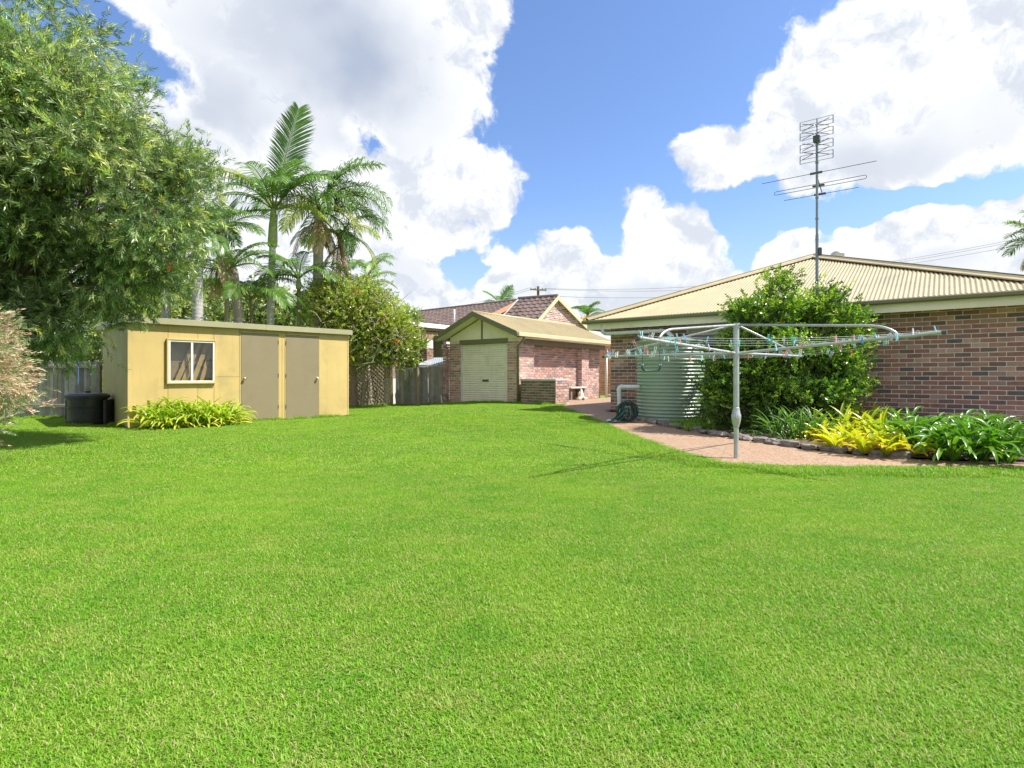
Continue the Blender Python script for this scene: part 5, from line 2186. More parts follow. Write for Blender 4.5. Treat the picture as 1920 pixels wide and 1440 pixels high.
def crown_tree(name, label, base, ells, n_sprig, cols, leaf_l, leaf_w, k, sl, cat='tree', droop=0.35, n_clump=150, cl_r=0.35,
               tw=M['bark'], trunk_r=0.12, limbs=40, leafmat=None, spread=0.9, tips=None, tip_share=0.2, group=None, stem=(0.14, 0.11, 0.08)):
    base = Vector(base)
    t = thing(name, label, cat, base, group)
    C, O = sample_clumps(ells, n_clump)
    ii = rng.integers(len(C), size=n_sprig)
    p = C[ii] + rng.standard_normal((n_sprig, 3)) * cl_r * np.array((1, 1, 0.75))
    ax = O[ii] * 0.8 + rng.standard_normal((n_sprig, 3)) * 0.55 + np.array((0, 0, -droop))
    tone = rng.uniform(0.62, 1.30, (len(C), 1))[ii]
    ci = rng.integers(len(cols), size=n_sprig)
    col = np.array(cols, np.float32)[ci] * tone
    if tips is not None:
        hf = (C[:, 2] - C[:, 2].min()) / max(1e-6, np.ptp(C[:, 2]))
        young = rng.random(n_sprig) < tip_share * ((0.25 + 1.5 * rng.random(len(C))) * (0.45 + 1.1 * hf))[ii]
        tc = np.array(tips, np.float32)[rng.integers(len(tips), size=n_sprig)]
        col = np.where(young[:, None], tc, col)
    col = np.clip(col * (1 + 0.10 * rng.standard_normal((n_sprig, 1))), 0.004, 0.9)
    mb = MB()
    sprigs(mb, p, ax, sl * rng.uniform(0.7, 1.3, n_sprig), k, leaf_l, leaf_w, col, spread, stem)
    obj('crown', mb, leafmat or M['leaf'], t)
    wb = MB()
    top = np.mean([e[0] for e in ells], 0)
    fork = base.lerp(Vector(top), 0.45)
    limb(wb, base - Vector((0, 0, 0.1)), fork, trunk_r, trunk_r * 0.7, 0.05)
    for j in rng.choice(len(C), size=min(limbs, len(C)), replace=False):
        limb(wb, fork + Vector(rng.normal(0, trunk_r * 0.3, 3)), C[j], trunk_r * 0.38, 0.008, 0.12, 5)
    obj('trunk', wb, tw, t, smooth=True)
    return t


def build_bottlebrush():
    d = 8.8
    ells = [ell(25, 235, d, 180, 230, 1.6), ell(195, 360, d, 135, 150, 1.4), ell(115, 490, d, 140, 130, 1.4), ell(-150, 300, d + 0.3, 230, 330, 1.8),
            ell(295, 400, d, 85, 105, 1.0), ell(60, 95, d, 105, 110, 1.4), ell(225, 520, d - 0.1, 80, 46, 0.8), ell(40, 610, d - 0.2, 120, 42, 1.0),
            ell(352, 350, d, 36, 72, 0.6), ell(135, 205, d, 110, 100, 1.3), ell(240, 320, d, 100, 85, 1.1), ell(-20, 470, d - 0.4, 130, 150, 1.3),
            ell(110, 590, d - 0.3, 75, 46, 0.8), ell(40, 380, d - 0.7, 130, 120, 0.9), ell(30, 230, d - 0.6, 130, 140, 0.9)]
    t = crown_tree('bottlebrush_tree', 'large weeping bottlebrush tree with silvery green leaves overhanging the shed', (-9.4, 9.4, 0), ells, 34000,
                   [(0.070, 0.125, 0.040), (0.090, 0.155, 0.050), (0.125, 0.185, 0.075), (0.055, 0.10, 0.032), (0.165, 0.215, 0.115)],
                   0.098, 0.0155, 12, 0.20, droop=0.26, n_clump=360, cl_r=0.225, trunk_r=0.16, limbs=90,
                   tips=[(0.28, 0.34, 0.13), (0.35, 0.38, 0.22), (0.22, 0.31, 0.08), (0.34, 0.36, 0.10)], tip_share=0.30)
    # a few spent red brushes
    for (px, py, dd) in ((317, 500, 8.5), (288, 398, 8.3), (305, 452, 8.4)):
        m = MB()
        c = np.array(at(px, py, dd))
        n = 150
        p = c + np.outer(rng.uniform(-0.05, 0.05, n), (0.25, 0, 1.0))
        leaves(m, p, rng.standard_normal((n, 3)), 0.035, 0.006, jitter((0.50, 0.12, 0.07), n, 0.2))
        obj('flower_brush', m, M['leaf'], t)


build_bottlebrush()


def build_pink_shrub():
    d = 6.5
    ells = [ell(-105, 620, d, 62, 36, 0.4), ell(-105, 735, d, 80, 42, 0.45), ell(-118, 795, d, 58, 32, 0.4), ell(-100, 700, d, 90, 110, 0.5)]
    crown_tree('pink_tipped_shrub', 'bushy shrub with pinkish red leaf tips at the left edge of the lawn', (-7.2, 6.6, 0), ells, 4200,
               [(0.20, 0.23, 0.11), (0.27, 0.28, 0.17), (0.34, 0.33, 0.25), (0.16, 0.22, 0.09)], 0.060, 0.011, 13, 0.20, 'shrub', droop=0.02, n_clump=110, cl_r=0.15,
               tips=[(0.42, 0.24, 0.20), (0.42, 0.34, 0.27), (0.46, 0.40, 0.31), (0.36, 0.21, 0.17)], tip_share=0.48, trunk_r=0.05, limbs=50, spread=0.8)


build_pink_shrub()


def broad_shrub(name, label, base, ells, n, cols, leaf_l, leaf_w, n_clump, cl_r, cat='shrub', lmat=None, tips=None, tip_share=0.25, limbs=40, trunk_r=0.06,
                spread=1.1, k=8, sl=0.16, droop=0.0, tw=None, group=None, up=0.25):
    return crown_tree(name, label, base, ells, n, cols, leaf_l, leaf_w, k, sl, cat, droop - up, n_clump, cl_r, tw or M['twig'], trunk_r, limbs,
                      lmat or M['gloss_leaf'], spread, tips, tip_share, group, stem=(0.16, 0.13, 0.09))


def build_green_shrub():
    d = 10.5
    ells = [ell(1465, 640, d, 110, 80, 0.9), ell(1425, 600, d, 45, 48, 0.5), ell(1545, 628, d, 58, 58, 0.7), ell(1475, 700, d, 130, 70, 0.9),
            ell(1400, 705, d, 62, 60, 0.7), ell(1555, 690, d, 45, 48, 0.5), ell(1475, 575, d, 90, 26, 0.5), ell(1405, 555, d, 24, 32, 0.3),
            ell(1452, 548, d, 18, 30, 0.25), ell(1540, 560, d, 22, 24, 0.25), ell(1480, 745, d - 0.2, 100, 36, 0.6), ell(1370, 685, d, 30, 60, 0.45), ell(1366, 738, d, 30, 38, 0.4), ell(1400, 755, d - 0.2, 62, 30, 0.5), ell(1600, 640, d, 26, 22, 0.25), ell(1545, 735, d - 0.1, 60, 36, 0.5)]
    broad_shrub('garden_shrub', 'tall leafy green shrub growing against the brick house wall', (5.25, 10.6, 0.06), ells, 13000,
                [(0.055, 0.125, 0.022), (0.075, 0.165, 0.028), (0.045, 0.10, 0.022), (0.10, 0.20, 0.03)], 0.058, 0.030, 210, 0.135,
                tips=[(0.22, 0.36, 0.04), (0.28, 0.40, 0.04)], tip_share=0.30, limbs=110)
    # bare twigs that poke out on the right
    m = MB()
    for k in range(34):
        a = at(random.uniform(1550, 1590), random.uniform(580, 720), d + random.uniform(-0.5, 0.3))
        b = a + Vector((random.uniform(0.15, 0.55), random.uniform(-0.2, 0.2), random.uniform(-0.12, 0.38)))
        limb(m, a, b, 0.006, 0.002, 0.15, 4)
    shrub = bpy.data.objects['garden_shrub']
    obj('bare_twigs', m, M['twig'], shrub)


build_green_shrub()


def build_creeper():
    d = 18.9
    ells = [ell(662, 585, d, 66, 44, 1.0), ell(712, 618, d, 54, 48, 0.9), ell(690, 642, d, 46, 30, 0.8), ell(748, 652, d, 24, 34, 0.6), ell(640, 560, d, 34, 30, 0.7),
            ell(746, 612, d, 24, 30, 0.6), ell(610, 570, d + 0.3, 30, 34, 0.6), ell(690, 565, d, 30, 24, 0.5)]
    t = broad_shrub('flowering_creeper', 'wide twiggy creeper with red flowers sprawling over the lattice screen', (-5.2, 19.3, 0.1), ells, 7600,
                    [(0.17, 0.25, 0.05), (0.22, 0.31, 0.06), (0.13, 0.19, 0.05), (0.28, 0.31, 0.11), (0.32, 0.30, 0.19)], 0.085, 0.040, 240, 0.24,
                    tips=[(0.30, 0.36, 0.06), (0.34, 0.38, 0.05)], tip_share=0.30, limbs=150, sl=0.2)
    m = MB()
    for k in range(24):
        a = Vector((random.uniform(-6.0, -4.3), 19.55 + random.uniform(-0.2, 0.35), 0.05))
        b = Vector((a.x + random.uniform(-0.7, 0.7), 19.0 + random.uniform(-0.4, 0.4), random.uniform(1.0, 2.4)))
        limb(m, a, b, 0.016, 0.007, 0.2, 4)
    obj('vine_stem', m, M['twig'], t)
    m = MB()
    for k in range(90):
        a = at(random.uniform(600, 765), random.uniform(560, 680), 18.0 + random.uniform(-0.2, 0.3))
        limb(m, a, a + Vector((random.uniform(-0.5, 0.5), random.uniform(-0.3, 0.1), random.uniform(-0.35, 0.4))), 0.011, 0.004, 0.2, 4)
    obj('bare_twigs', m, M['pale_twig'], t)
    for (px, py) in ((670, 549), (722, 598), (744, 640)):
        f = MB()
        n = 22
        leaves(f, np.array(at(px, py, 18.0)) + rng.normal(0, 0.05, (n, 3)), rng.standard_normal((n, 3)), 0.07, 0.04, jitter((0.45, 0.12, 0.06), n, 0.2))
        obj('flower', f, M['leaf'], t)


build_creeper()


# ------------------------------------------------------------------ palms
def frond_mesh(L, e0, droop, ll, n, cols, lw=0.045, vlift=0.35, hang=0.5, plume=0.0, start=0.14, seed=0, twist=0.0, dead=False):
    """feather palm frond along +X from the origin; e0 start elevation, droop total fall of the midrib in radians"""
    r = np.random.default_rng(seed)
    m = MB()
    N = 26
    pts, tang = [Vector((0, 0, 0))], []
    for i in range(N):
        s = i / (N - 1)
        e = e0 - droop * s ** 1.25
        d = Vector((math.cos(e), 0, math.sin(e)))
        tang.append(d)
        pts.append(pts[-1] + d * (L / N))
    P = np.array([tuple(p) for p in pts[:N]])
    T = np.array([tuple(q) for q in tang])
    rad = [0.030 * (1 - 0.85 * i / (N - 1)) for i in range(N)]
    m.tube([Vector(p) for p in P], rad, 5, (0.17, 0.22, 0.06) if not dead else (0.22, 0.16, 0.10), caps=False)
    s = start + (1 - start) * (np.arange(n) + 0.5) / n
    fi = s * (N - 1)
    i0 = np.clip(fi.astype(int), 0, N - 2)
    w = (fi - i0)[:, None]
    bp = P[i0] * (1 - w) + P[i0 + 1] * w
    bt = unit(T[i0] * (1 - w) + T[i0 + 1] * w)
    side = np.array((0.0, 1.0, 0.0))
    upv = np.cross(bt, side) * -1
    upv = np.where(upv[:, 2:3] < 0, -upv, upv) if abs(e0) < 1.5 else upv
    prof = np.sin(np.pi * (0.12 + 0.80 * (s - start) / (1 - start))) ** 0.7
    for sg in (-1, 1):
        k = len(s)
        lift = vlift + plume * r.normal(0, 1, k)
        fwd = 0.55 + 0.55 * s + r.normal(0, 0.06, k)
        d = unit(bt * fwd[:, None] + side * sg + upv * lift[:, None])
        l = ll * prof * r.uniform(0.88, 1.08, k)
        g = np.array((0, 0, -1.0))
        d2 = unit(d + g * (hang * r.uniform(0.6, 1.3, k))[:, None])
        d3 = unit(d + g * (hang * 2.2 * r.uniform(0.6, 1.3, k))[:, None])
        wv = unit(bt - d * (bt * d).sum(1)[:, None])
        a = bp
        b = a + d * (l * 0.4)[:, None]
        c = b + d2 * (l * 0.33)[:, None]
        e = c + d3 * (l * 0.27)[:, None]
        hw = lw * 0.5
        v = np.stack([a - wv * hw * 0.5, a + wv * hw * 0.5, b - wv * hw, b + wv * hw, c - wv * hw * 0.8, c + wv * hw * 0.8, e], 1).reshape(-1, 3)
        base = np.arange(k)[:, None] * 7
        q = np.concatenate([base + np.array([[0, 1, 3, 2]]), base + np.array([[2, 3, 5, 4]])])
        tr = base + np.array([[4, 5, 6]])
        cc = np.array(cols, np.float32)[r.integers(len(cols), size=k)] * r.uniform(0.85, 1.15, (k, 1))
        if twist:                       # yellowing towards the tip
            cc = cc * (1 - s[:, None] * twist) + np.array((0.34, 0.28, 0.06)) * s[:, None] * twist
        m.add(v, [q, tr], np.repeat(cc, 7, 0))
    return m


def ringed_trunk(m, pts, r0, r1, ring=0.10, col=(0.36, 0.34, 0.31), rough=0.0):
    pts = [Vector(p) for p in pts]
    L = sum((pts[i + 1] - pts[i]).length for i in range(len(pts) - 1))
    n = int(L / (ring / 4))
    out, rr = [], []
    acc = [0]
    for i in range(len(pts) - 1):
        acc.append(acc[-1] + (pts[i + 1] - pts[i]).length)
    for k in range(n + 1):
        s = L * k / n
        i = max(j for j in range(len(acc)) if acc[j] <= s + 1e-9)
        i = min(i, len(pts) - 2)
        f = (s - acc[i]) / max(1e-6, acc[i + 1] - acc[i])
        out.append(pts[i].lerp(pts[i + 1], f))
        base = r0 + (r1 - r0) * (k / n) ** 0.7
        rr.append(base * (1 + (0.045 if k % 4 == 0 else 0.0) + random.uniform(-rough, rough)))
    m.tube(out, rr, 12, col)


GREEN_FROND = [(0.06, 0.14, 0.022), (0.075, 0.17, 0.028), (0.05, 0.115, 0.02), (0.10, 0.20, 0.035)]
YELLOW_FROND = [(0.20, 0.26, 0.045), (0.26, 0.29, 0.06), (0.14, 0.21, 0.035)]


def palm(name, label, foot, crown, fronds, trunk=(0.15, 0.11), shaft=None, tcol=(0.40, 0.38, 0.35), ring=0.11, rough=0.01, way=None, skirt=0, cols=GREEN_FROND,
         ll=0.55, n=44, lw=0.034, hang=0.6, plume=0.0, vlift=0.35, group=None):
    foot, crown = Vector(foot), Vector(crown)
    t = thing(name, label, 'palm', foot, group)
    pts = [foot - Vector((0, 0, 0.1))] + ([Vector(w) for w in way] if way else []) + [crown]
    if shaft:
        d = (pts[-1] - pts[-2]).normalized()
        pts[-1] = crown - d * shaft
        m = MB()
        ringed_trunk(m, pts, trunk[0], trunk[1], ring, tcol, rough)
        obj('trunk', m, M['trunk'], t, smooth=True)
        s = MB()
        a = pts[-1]
        prof = [(1.0, 0), (1.45, 0.04), (1.5, 0.2), (1.35, 0.55), (1.0, 0.85), (0.75, 1.0)]
        s.tube([a + d * shaft * z for _, z in prof], [trunk[1] * r_ for r_, _ in prof], 14, (0.36, 0.43, 0.17))
        obj('crownshaft', s, M['trunk'], t, smooth=True)
    else:
        m = MB()
        ringed_trunk(m, pts, trunk[0], trunk[1], ring, tcol, rough)
        obj('trunk', m, M['trunk'], t, smooth=True)
    for k, f in enumerate(fronds):
        az, el, L, dr = f[:4]
        kw = f[4] if len(f) > 4 else {}
        roll = kw.get('roll', random.uniform(-0.3, 0.3))
        fm = frond_mesh(L, R(el), dr, kw.get('ll', ll), kw.get('n', int(n * min(1.0, L / 2.6))), kw.get('cols', cols), kw.get('lw', lw), kw.get('vlift', vlift), kw.get('hang', hang), plume, seed=k * 13 + len(name),
                        twist=kw.get('twist', 0.0), dead=kw.get('dead', False))
        me = fm.mesh('frond')
        me.materials.append(M['frond'])
        o = inst('frond', me, t, crown + Vector((0.04 * math.cos(R(az)), 0.04 * math.sin(R(az)), random.uniform(-0.06, 0.06))), (roll, 0, R(az)))
        o.rotation_euler = (Matrix.Rotation(R(az), 3, 'Z') @ Matrix.Rotation(roll, 3, 'X')).to_euler()
    for k in range(skirt):
        az = random.uniform(0, 360)
        fm = frond_mesh(random.uniform(1.0, 1.8), R(-35), 0.9, 0.4, 30, [(0.26, 0.20, 0.13), (0.32, 0.26, 0.18)], 0.03, 0.0, 0.9, 0.1, seed=900 + k, dead=True)
        me = fm.mesh('dry_frond')
        me.materials.append(M['frond'])
        inst('dry_frond', me, t, crown - Vector((0, 0, random.uniform(0.05, 0.5))), (0, 0, R(az)))
    return t


def build_palms():
    # straight bangalow palm
    d = 18.0
    c = at(513, 392, d)
    f = at(505, 690, d)
    f.z = 0
    palm('bangalow_palm', 'slim straight palm with a green crownshaft and one tall upright frond', f, c,
         [(80, 91, 3.55, 0.18, {'ll': 0.98, 'n': 72, 'lw': 0.042, 'roll': 0.22, 'hang': 0.10, 'vlift': 0.1}), (180, 58, 2.75, 1.2, {'ll': 0.8, 'hang': 1.1, 'twist': 0.75, 'roll': 0.0}), (205, 35, 2.0, 1.5, {'ll': 0.75, 'hang': 1.0}),
          (-5, 52, 2.5, 1.3, {'ll': 0.8, 'hang': 0.9}), (20, 62, 2.6, 1.1, {'ll': 0.8}), (-60, 45, 2.2, 1.5, {'ll': 0.75, 'hang': 0.8}), (-120, 40, 2.2, 1.6, {'ll': 0.75, 'hang': 0.9}), (130, 48, 2.3, 1.4, {'ll': 0.75}),
          (150, 66, 2.3, 1.3, {'ll': 0.8}), (45, 70, 2.5, 1.2, {'ll': 0.85}), (-30, 66, 2.3, 1.3, {'ll': 0.8}), (-90, 60, 2.2, 1.5, {'ll': 0.75}), (200, -5, 2.7, 0.9, {'ll': 0.55, 'hang': 1.0, 'twist': 0.6}), (0, 15, 2.0, 1.2, {'ll': 0.7, 'hang': 1.1, 'cols': YELLOW_FROND})],
         (0.145, 0.10), 1.25, (0.54, 0.52, 0.50), 0.13, 0.012, way=[at(508, 560, d)])
    # queen palm with plumy arching fronds
    d = 19.0
    c = at(598, 398, d)
    f = at(592, 690, d)
    f.z = 0
    fr = []
    for k in range(17):
        az = k * 137.5 % 360
        el = 82 - 5.2 * k + random.uniform(-6, 6)
        fr.append((az, max(-5, el), random.uniform(1.9, 2.45) * (0.8 if 120 < az < 250 else 1.0), random.uniform(1.6, 2.4), {'cols': YELLOW_FROND if k % 4 == 3 else GREEN_FROND}))
    fr += [(-3, 48, 3.2, 2.5), (6, 62, 3.2, 2.3), (-12, 30, 2.8, 2.1), (8, 74, 2.9, 1.5), (-15, 40, 3.2, 1.9), (20, 25, 2.9, 1.7), (178, 68, 2.2, 0.9), (60, 78, 3.1, 0.9), (-30, 10, 2.4, 1.5, {'cols': YELLOW_FROND}), (0, 70, 3.1, 1.5)]
    palm('queen_palm', 'stout palm with a full crown of plumy arching fronds right of the slim palm', f, c, fr, (0.19, 0.16), None, (0.46, 0.43, 0.40), 0.16, 0.03, skirt=7,
         ll=0.58, n=66, lw=0.026, hang=1.0, plume=0.5)
    # leaning brown palm right of it
    d = 19.6
    foot = at(664, 690, d)
    foot.z = 0
    palm('leaning_palm', 'leaning palm with a brown fibrous trunk above the creeper', foot, at(636, 440, d), [(k * 51.0, 55 - 9 * k, 1.9, 1.6, {'cols': YELLOW_FROND if k % 2 else GREEN_FROND}) for k in range(8)],
         (0.13, 0.10), None, (0.33, 0.25, 0.20), 0.09, 0.08, way=[at(661, 560, d)], ll=0.5, lw=0.035, hang=0.9, skirt=3)
    # bent grey palm at the edge of the bottlebrush
    d = 17.0
    foot = at(446, 690, d)
    foot.z = 0
    palm('bent_palm', 'bent grey fibrous palm trunk with a torn frond beside the bottlebrush tree', foot, at(413, 440, d),
         [(75, 80, 1.1, 0.3, {'ll': 0.9, 'n': 26, 'hang': 0.1}), (10, 60, 1.8, 1.6, {'ll': 0.6, 'hang': 0.2, 'n': 24}), (-20, 30, 1.7, 1.4), (200, 40, 2.2, 1.5), (150, 50, 2.0, 1.5), (-90, 35, 1.8, 1.6), (100, 40, 1.8, 1.5)],
         (0.19, 0.12), None, (0.36, 0.32, 0.28), 0.07, 0.07, way=[at(447, 590, d), at(438, 510, d)], skirt=3)
    # young green palm, fronds low behind the shed roof
    d = 16.6
    foot = at(424, 690, d)
    foot.z = 0
    palm('young_palm', 'young thin green stemmed palm with broad low fronds behind the shed', foot, at(426, 508, d),
         [(5, 50, 1.9, 1.5), (-15, 25, 1.6, 1.3), (30, 70, 1.8, 1.4), (170, 45, 1.7, 1.6), (200, 20, 1.6, 1.2), (-80, 50, 1.6, 1.6), (90, 60, 1.8, 1.3)],
         (0.075, 0.06), 0.5, (0.22, 0.22, 0.12), 0.12, 0.01, ll=0.62)
    d = 17.5
    foot = at(480, 690, d)
    foot.z = 0
    palm('young_palm', 'short leafy palm with dark drooping fronds just above the shed roof', foot, at(470, 560, d),
         [(k * 45 + 10, 66 - 5 * k, 2.1, 1.7) for k in range(10)], (0.06, 0.05), None, (0.20, 0.18, 0.12), 0.1, 0.02, ll=0.62)
    d = 18.4
    foot = at(560, 690, d)
    foot.z = 0
    palm('young_palm', 'bushy low palm with spreading green fronds between the two tall palms', foot, at(560, 520, d),
         [(178, 45, 1.5, 1.6), (165, 25, 1.3, 1.3), (10, 45, 1.7, 1.5), (-30, 30, 1.7, 1.5), (200, 60, 1.5, 1.5), (-90, 40, 1.8, 1.7), (90, 70, 1.9, 1.2), (190, 5, 1.7, 1.0)],
         (0.07, 0.06), 0.4, (0.22, 0.21, 0.13), 0.1, 0.02, ll=0.68)
    d = 16.0
    foot = at(371, 690, d)
    foot.z = 0
    palm('grey_trunk_palm', 'thick pale grey palm trunk rising behind the shed into the bottlebrush leaves', foot, at(372, 455, d),
         [(k * 40, 65 - 6 * k, 2.0, 1.5) for k in range(9)], (0.16, 0.13), 0.7, (0.38, 0.37, 0.37), 0.12, 0.015, way=[at(371, 560, d)])
    foot = at(311, 690, d)
    foot.z = 0
    palm('grey_trunk_palm', 'dim palm trunk half hidden behind the bottlebrush above the shed left end', foot, at(312, 450, d),
         [(k * 45, 65 - 6 * k, 1.7, 1.5) for k in range(8)], (0.13, 0.11), 0.6, (0.32, 0.31, 0.31), 0.12, 0.015)
    # fan of fronds right of the creeper top
    d = 20.8
    foot = at(694, 690, d)
    foot.z = 0
    palm('feather_palm', 'green palm whose fronds droop out above the right of the creeper', foot, at(680, 540, d),
         [(0, 38, 1.35, 1.5), (-20, 15, 1.2, 1.2), (30, 60, 1.5, 1.3), (95, 75, 1.5, 0.8), (-90, 50, 1.2, 1.6), (180, 50, 1.3, 1.5), (10, 70, 1.5, 0.7)], (0.11, 0.10), None, (0.34, 0.3, 0.26), 0.1, 0.03, ll=0.55, hang=0.6)
    palm('feather_palm', 'small palm crown standing higher behind the creeper and leaning trunk', at(690, 690, 23) * 1.0 - Vector((0, 0, at(690, 690, 23).z)), at(688, 500, 23),
         [(k * 50, 60 - 8 * k, 1.3, 1.5) for k in range(7)], (0.10, 0.09), None, (0.34, 0.3, 0.26), 0.1, 0.03, ll=0.5)
    # far palms
    d = 44.0
    foot = at(942, 690, d)
    foot.z = 0
    palm('far_palm', 'distant palm showing three stiff fronds above the tiled roof ridge', foot, at(937, 568, d),
         [(95, 84, 1.6, 0.2, {'roll': 0.6}), (10, 66, 1.7, 0.35, {'roll': 0.5}), (172, 48, 1.6, 0.5), (150, 20, 1.3, 0.9), (-80, 45, 1.2, 1.0), (20, 30, 1.1, 0.9)], (0.16, 0.12), None, ll=0.8, n=30, lw=0.06, hang=0.25)
    d = 38.0
    foot = at(1103, 690, d)
    foot.z = 0
    t = palm('far_palm', 'distant palm with yellow flower sprays beside the gable of the tiled house', foot, at(1102, 592, d),
             [(k * 36, 82 - 5 * k, 1.35, 1.3) for k in range(11)], (0.14, 0.12), None, ll=0.6, n=44, lw=0.045, hang=0.6)
    m = MB()
    n = 500
    p = np.array(at(1103, 598, 37.4)) + rng.normal(0, 1, (n, 3)) * (0.32, 0.2, 0.12)
    leaves(m, p, rng.normal(0, 0.5, (n, 3)) + (0, 0, -0.8), 0.16, 0.05, jitter((0.72, 0.45, 0.03), n, 0.15))
    obj('flower_spray', m, M['leaf'], t)
    d = 26.0
    foot = at(1945, 690, d)
    foot.z = 0
    palm('edge_palm', 'palm with spiky green fronds at the right edge above the roof', foot, at(1950, 452, d),
         [(175, 62, 1.9, 1.3), (190, 40, 1.9, 1.5), (170, 20, 1.8, 1.3), (182, 0, 1.7, 1.0), (120, 70, 1.8, 1.0), (240, 50, 1.8, 1.4), (0, 60, 1.8, 1.3), (60, 45, 1.8, 1.3), (-60, 40, 1.7, 1.4), (160, 80, 1.7, 0.8)],
         (0.22, 0.2), None, (0.3, 0.25, 0.2), 0.12, 0.04, ll=0.6, n=50, lw=0.04, hang=0.45, plume=0.25, skirt=6, cols=GREEN_FROND + YELLOW_FROND)


build_palms()


def build_yucca():
    d = 19.4
    foot = at(784, 690, d)
    foot.z = gz(foot.x, foot.y)
    t = thing('yucca', 'spiky yucca with bright green leaf rosettes beside the creeper', 'yucca', foot)
    m = MB()
    top = at(783, 585, d)
    ringed_trunk(m, [foot, at(782, 640, d), top], 0.06, 0.05, 0.06, (0.25, 0.2, 0.15), 0.08)
    obj('stem', m, M['trunk'], t, smooth=True)
    for (px, py, n, L) in ((781, 596, 40, 0.52), (790, 648, 44, 0.55), (776, 676, 30, 0.5)):
        c = np.array(at(px, py, d - 0.1))
        a = rng.uniform(0, 2 * np.pi, n)
        e = rng.uniform(-0.5, 1.45, n)
        dr = np.stack([np.cos(a) * np.cos(e), np.sin(a) * np.cos(e), np.sin(e)], 1)
        f = MB()
        leaves(f, np.tile(c, (n, 1)), dr, L * rng.uniform(0.7, 1.1, n), 0.055, jitter((0.16, 0.26, 0.05), n, 0.2), mid=0.35)
        obj('leaf_rosette', f, M['gloss_leaf'], t)


build_yucca()


def build_background():
    spec = [(238, 560, 40, 70, 45, 'pale'), (330, 556, 45, 62, 40, 'olive'), (412, 566, 50, 60, 38, 'pale'), (486, 572, 44, 55, 34, 'dark'), (548, 572, 52, 60, 36, 'olive'),
            (628, 566, 48, 60, 46, 'dark'), (716, 590, 56, 46, 24, 'pale'), (30, 600, 30, 130, 80, 'dark'), (150, 610, 34, 110, 70, 'olive')]
    colset = {'pale': [(0.22, 0.26, 0.08), (0.27, 0.30, 0.10), (0.17, 0.21, 0.06)], 'olive': [(0.14, 0.18, 0.05), (0.19, 0.22, 0.07), (0.11, 0.14, 0.04)], 'dark': [(0.07, 0.11, 0.035), (0.10, 0.15, 0.04), (0.06, 0.09, 0.03)]}
    words = ['above the left end of the shed roof', 'above the shed window', 'between the two grey palm trunks', 'left of the slim palm trunk', 'right of the slim palm trunk',
             'behind the queen palm trunk', 'peeping out right of the creeper', 'behind the left fence at the picture edge', 'behind the left fence by the compost bin']
    for (px, py, d, rx, ry, c), w in zip(spec, words):
        foot = at(px, 690, d)
        foot.z = 0
        ells = [ell(px, py, d, rx, ry, rx / F * d * 0.8), ell(px - rx * 0.5, py + ry * 0.6, d, rx * 0.7, ry * 0.8, rx / F * d * 0.6), ell(px + rx * 0.5, py + ry * 0.5, d, rx * 0.7, ry * 0.8, rx / F * d * 0.6),
                ell(px, py + ry * 1.6, d, rx * 0.9, ry, rx / F * d * 0.6)]
        crown_tree('far_tree', 'distant %s green leafy tree %s' % (c, w), foot, ells, 1500, colset[c], 0.26, 0.13, 6, 0.4, 'tree', 0.0, 70, 0.45, M['bark'], 0.16, 22, group='trees far behind the shed', spread=1.1,
                   tips=[(0.34, 0.36, 0.12)], tip_share=0.15)


build_background()


def build_far_wood():
    # low belt of trees round the horizon, far off
    n = 26000
    az = rng.uniform(-2.0, 2.0, n)
    r = rng.uniform(85, 120, n)
    top = 3.6 + 1.5 * np.sin(az * 17) * np.sin(az * 5 + 1) + 0.9 * np.sin(az * 43)
    z = top * rng.random(n) ** 0.7
    p = np.stack([r * np.sin(az), r * np.cos(az), z], 1)
    m = MB()
    leaves(m, p, rng.standard_normal((n, 3)), 1.0, 0.7, jitter((0.11, 0.15, 0.045), n, 0.25))
    tag(obj('distant_trees', m, M['leaf']), 'low belt of trees far off along the horizon', 'trees', kind='stuff')


build_far_wood()



# ------------------------------------------------------------------ strap-leaved plants
def strap_mesh(L, W, e0, droop, col, edge, seed, tipw=0.0, fold=0.35, blunt=False):
    r = np.random.default_rng(seed)
    N = 8
    V, C = [], []
    p = np.zeros(3)
    for i in range(N + 1):
        s = i / N
        e = e0 - droop * s ** 1.5
        dv = np.array((math.cos(e), 0, math.sin(e)))
        w = W * (0.55 + 0.9 * min(1, s * 2.2)) / 1.45 * ((1 - ((s - 0.45) / 0.55) ** 2) ** 0.6 if s > 0.45 else 1.0)
        if blunt and s > 0.8:
            w = max(w, W * 0.25 * (1 - (s - 0.8) / 0.25))
        upv = np.array((-math.sin(e), 0, math.cos(e)))
        wob = r.normal(0, 0.002, 3)
        V += [p + np.array((0, -w / 2, 0)) + upv * w * fold + wob, p + wob * 0.5, p + np.array((0, w / 2, 0)) + upv * w * fold - wob]
        cc = np.array(col) * (1 - s) + np.array(edge) * s
        C += [cc * 1.05, cc * 0.9, cc * 1.05]
        p = p + dv * (L / N)
    fs = []
    for i in range(N):
        a = 3 * i
        fs += [(a, a + 1, a + 4, a + 3), (a + 1, a + 2, a + 5, a + 4)]
    return MB().add(np.array(V), fs, np.clip(np.array(C), 0.005, 0.9))


def strap_set(specs, material):
    out = []
    for k, s in enumerate(specs):
        me = strap_mesh(*s, seed=k + 40) if len(s) == 6 else strap_mesh(*s[:6], seed=k + 40, **s[6])
        me = me.mesh('leaf', smooth=True)
        me.materials.append(material)
        out.append(me)
    return out


